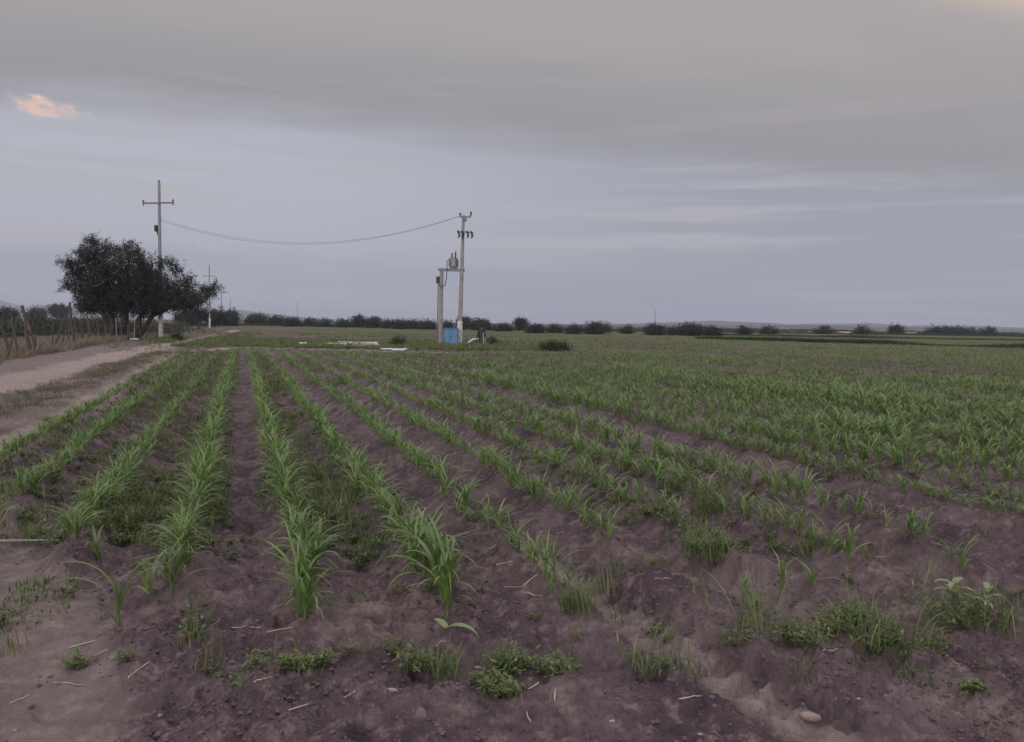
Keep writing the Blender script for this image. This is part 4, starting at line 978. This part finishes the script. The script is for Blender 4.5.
# transformer sits on the beam
ca, sa = math.cos(-YAW), math.sin(-YAW)
def on_sp(x, y, z): return Vector((bs.x + x * ca - y * sa, bs.y + x * sa + y * ca, bs.z + z))
tr = empty('transformer', on_sp(wB / 2 + .24, 0, zb + .09), 'grey canister transformer standing on the beam between two poles', 'transformer', None, -YAW)
m = MB(); m.tube([(0, 0, 0), (0, 0, .05), (0, 0, .70), (0, 0, .76), (0, 0, .80)], [.24, .29, .29, .30, .2], 16); m.build('tank', M_TANK, tr)
m = MB()
for sx in (-.33, .33): m.box((sx, 0, .38), (.06, .3, .5), 0, .01)
m.box((0, -.32, .38), (.3, .06, .5), 0, .01); m.build('cooling_fin', M_TANK, tr)
for sx, sh in ((-.14, .0), (.12, .15)):
    m = MB(); m.tube([(sx, 0, .78), (sx, 0, .86), (sx + .01, 0, .92), (sx + .01, 0, 1.0), (sx + .02, 0, 1.12 + sh)], [.04, .07, .045, .065, .03], 8); m.build('bushing', M_CER, tr)
m = MB(); p0 = on_sp(wB / 2 - .10, -.05, zb + .75); pe = on_sp(-.20, -.04, 4.9)
pts = [p0, on_sp(wB / 2 - .22, -.3, zb + .62), on_sp(wB / 2 - .22, -.34, zb - .1), on_sp(wB / 2 - .26, -.3, zb - .7), on_sp(.34, -.25, zb - 1.15), on_sp(.0, -.28, zb - 1.3), pe + Vector((0, 0, -.35))]
m.tube(pts, .035, 6); tag(m.build('cable', M_WIRE), 'thick black cable looping from the transformer to the meter box', 'cable')
# blue cabinet
uc = 56.2 / F; bc = D(450.6, 56.2); bc.z = hz(bc.x, bc.y, False) - .03; wc = 13.8 * uc; hc = 17.2 * uc
cb = empty('cabinet', bc, 'blue painted metal switch cabinet between the two concrete poles', 'cabinet', None, -YAW)
m = MB(); m.box((0, 0, hc / 2 + .04), (wc, .6, hc - .08), 0, .02); m.build('body', M_BLUE, cb)
m = MB(); m.box((0, -.02, hc + .03), (wc + .08, .72, .05), 0, .015); m.build('roof', M_BLUE, cb)
for s in (-1, 1):
    m = MB(); m.box((s * wc * .245, -.312, hc / 2 + .04), (wc * .46, .02, hc - .2), 0, .006); dr_ = m.build('door', M_BLUE, cb)
    m = MB(); m.box((s * .06, -.335, hc * .55), (.025, .025, .14), 0, .005); m.build('handle', M_DARK, dr_)
m = MB(); m.box((0, 0, .0), (wc + .12, .7, .10), 0, .01); m.build('plinth', M_CONC, cb)
# irrigation pump
up_ = 56.5 / F; bp = D(481, 56.5); bp.z = hz(bp.x, bp.y, False)
pm_ = empty('irrigation_pump', bp, 'dark well pump with a pale discharge pipe right of the blue cabinet', 'pump', None, -YAW)
m = MB(); m.tube([(0, 0, 0), (0, 0, .30), (0, 0, .32), (0, 0, .36), (0, 0, .62)], [.24, .20, .28, .26, .20], 12); m.build('pump_head', M_DARK, pm_)
m = MB(); m.tube([(0, 0, .60), (0, 0, .64), (0, 0, 1.10), (0, 0, 1.22), (0, 0, 1.32), (0, 0, 1.36)], [.22, .26, .25, .22, .12, .03], 14)
for k in range(10): a = k / 10 * 6.28; m.box((.26 * math.cos(a), .26 * math.sin(a), .86), (.05, .015, .4), a, .003)
m.build('motor', M_DARK, pm_)
m = MB(); m.tube([(-.1, 0, .45), (-.45, 0, .45), (-.62, -.02, .42), (-.80, -.05, .30), (-1.05, -.10, .08), (-1.35, -.16, -.04)], .07, 10); m.build('discharge_pipe', M_PVC, pm_)
m = MB(); m.tube([(.14, -.26, .05), (.14, -.26, .95)], .025, 8); m.tube([(.28, -.2, .05), (.28, -.2, .80)], .02, 8); m.build('standpipe', M_PVC, pm_)
m = MB(); m.tube([(.1, 0, .3), (.7, .05, .3), (.78, .05, .28)], [.07, .07, .10], 10); m.tube([(.5, .05, .3), (.5, .05, .55)], .03, 6); m.tube([(.38, .05, .56), (.62, .05, .56)], .02, 6); m.build('valve', M_DARK, pm_)
m = MB(); m.box((0, 0, .01), (1.1, .9, .16), 0, .02); m.build('plinth', M_CONC, pm_)
m = MB()
for sx in (-1, 1):
    for sy in (-1, 1): m.tube([(sx * .42, sy * .36, .05), (sx * .12, sy * .10, 1.55)], .03, 6)
m.box((0, 0, 1.56), (.34, .30, .06), 0, .01); m.build('support_frame', M_DARK, pm_)

# irrigation pipes and blocks lying beside the headland track
def pipe(px, py, L, ang, lab, r=.045, lift=0.0, g='white irrigation pipes lying by the headland track'):
    c = P(px, py); t = empty('irrigation_pipe', (c.x, c.y, hz(c.x, c.y, False) + r + .06 + lift), lab, 'pipe', g, -YAW + ang)
    m = MB(); m.tube([(-L / 2, 0, 0), (0, 0, 0), (L / 2 - .2, 0, 0)], r, 10); m.build('tube', M_PVC, t); m = MB(); m.tube([(L / 2 - .25, 0, 0), (L / 2 - .22, 0, 0), (L / 2, 0, 0)], [r, r * 1.22, r * 1.22], 10); m.build('socket', M_PVC, t)
for a in [(345, 345.5, 2.6, .02, 'white pipe on the left side of the stacked pipes'), (352, 345.3, 3.2, -.05, 'long white pipe at the back of the stacked pipes'), (358, 344.6, 2.8, -.10, 'uppermost white pipe of the stack', .045, .08), (362, 346.2, 2.2, .04, 'white pipe in the middle of the stack'),
          (360, 347.3, 2.4, .02, 'white pipe at the front of the stack'), (367, 345.8, 1.6, -.35, 'short white pipe slanting across the right end of the stack', .045, .10), (394, 351.3, 1.5, .03, 'white pipe lying alone right of the stack'), (399, 351.6, .8, -.1, 'short white pipe at the end of the lone one'),
          (338, 344.6, 1.9, .04, 'thin white pipe farthest left of the stack', .035), (303, 345.2, .45, .0, 'short white pipe piece apart on the left', .06)]:
    pipe(*a)
# painted stone under the tree
for px, py, s, lab in [(134, 337.5, .55, 'low whitewashed kerb stone under the large tree'), (116, 337, .28, 'small pale boulder against the large tree trunk')]:
    c = D(px, 58.5); m = MB(); m.box((0, 0, .05), (s * 1.1, .25, .13), 0, .05); o = m.build('boulder', M_WHITE if s > .3 else M_STONE); o.location = (c.x, c.y, hz(c.x, c.y, False)); o.rotation_euler[2] = -YAW; tag(o, lab, 'boulder')
# pale plastic crop tunnels far right
for px, w_, yb, lab in [(800, 20, 333.2, 'longest pale plastic crop tunnel, leftmost below the hills'), (843, 10, 333.6, 'short pale crop tunnel between two bushes'), (880, 13, 332.8, 'pale crop tunnel left of the small dark tree'), (909, 10, 334.2, 'last short pale crop tunnel on the right')]:
    d = F * CH / (yb - HZ(px)); c = D(px, d); t = empty('crop_tunnel', c, lab, 'crop tunnel', 'pale crop tunnels below the hills', -YAW); L = w_ * d / F; h = 2.0 * d / F; n = 12; V = []; 
    for sx in (-L / 2, 0, L / 2):
        for j in range(n): a = math.pi * j / (n - 1); V.append((sx + rnd.gauss(0, .05), -math.cos(a) * 2.0, math.sin(a) * h))
    Q = [(i * n + j, (i + 1) * n + j, (i + 1) * n + j + 1, i * n + j + 1) for i in range(2) for j in range(n - 1)]
    mesh_np('cover', np.array(V), [np.array(Q)], [M_SHEET], t)
    for s in (0, 2): m = MB(); m.add([V[s * n + j] for j in range(n)] + [(V[s * n][0], 0, 0)], (), [(n, j, j + 1) for j in range(n - 1)]); m.build('end_wall', M_SHEET, t)

# ------------------------------------------------------------------ cables
def span(a, b, sag, lab, r=.014, g='overhead power cables'):
    a = Vector(a); b = Vector(b); n = 40; pts = []
    for i in range(n + 1): t = i / n; p = a.lerp(b, t); p.z -= sag * 4 * t * (1 - t); pts.append(p)
    m = MB(); m.tube(pts, r, 5); tag(m.build('power_line', M_WIRE), lab, 'power line', g)
za = H1 * .87
def on1(x, z): a = -YAW - .2; return Vector((b1.x + x * math.cos(a), b1.y + x * math.sin(a), b1.z + z))
tt = Vector((bt.x + .0, bt.y, bt.z + HT - .05)); tl = tt + Vector((CY, -SY, 0)) * (.0)
span(on1(.1, (337 - 219) * 61.5 / F), tl + Vector((-.02, -.1, 0)), 1.95, 'lower sagging cable from the large power pole to the tall pump pole', .011)
span(on1(.1, (337 - 217.5) * 61.5 / F), tl + Vector((.02, .1, .03)), 1.90, 'upper sagging cable from the large power pole to the tall pump pole', .009)
for s, nm in ((-1, 'outer'), (1, 'inner')):
    e2 = Vector((b2.x + s * 1.2, b2.y, b2.z + 12.3 * .84)); span(on1(s * 1.28, za + .2), e2, 1.2, f'{nm} cable from the large power pole to the second pole', .004)
    e3 = Vector((b3.x + s * 1.3, b3.y, 12.6 * .82)); span(e2, e3, 1.2, f'{nm} cable from the second to the third power pole', .004)

# ------------------------------------------------------------------ haze
def haze():
    m = MB(); x0, x1, y0, y1 = -9800, 9800, -9800, 9800
    m.box((0, 0, 60), (19600, 19600, 124)); mt = bpy.data.materials.new('haze'); mt.use_nodes = True; nt = mt.node_tree; nt.nodes.clear()
    o = nt.nodes.new('ShaderNodeOutputMaterial'); v = nt.nodes.new('ShaderNodeVolumePrincipled'); v.inputs['Density'].default_value = 0.00022
    v.inputs['Color'].default_value = (.80, .87, 1.0, 1); v.inputs['Anisotropy'].default_value = 0.0
    nt.links.new(v.outputs[0], o.inputs['Volume']); b = m.build('haze', mt, smooth=False); tag(b, kind='stuff')
haze()
S.cycles.volume_bounces = 0; S.cycles.max_bounces = 6; S.cycles.diffuse_bounces = 3; S.cycles.transmission_bounces = 4
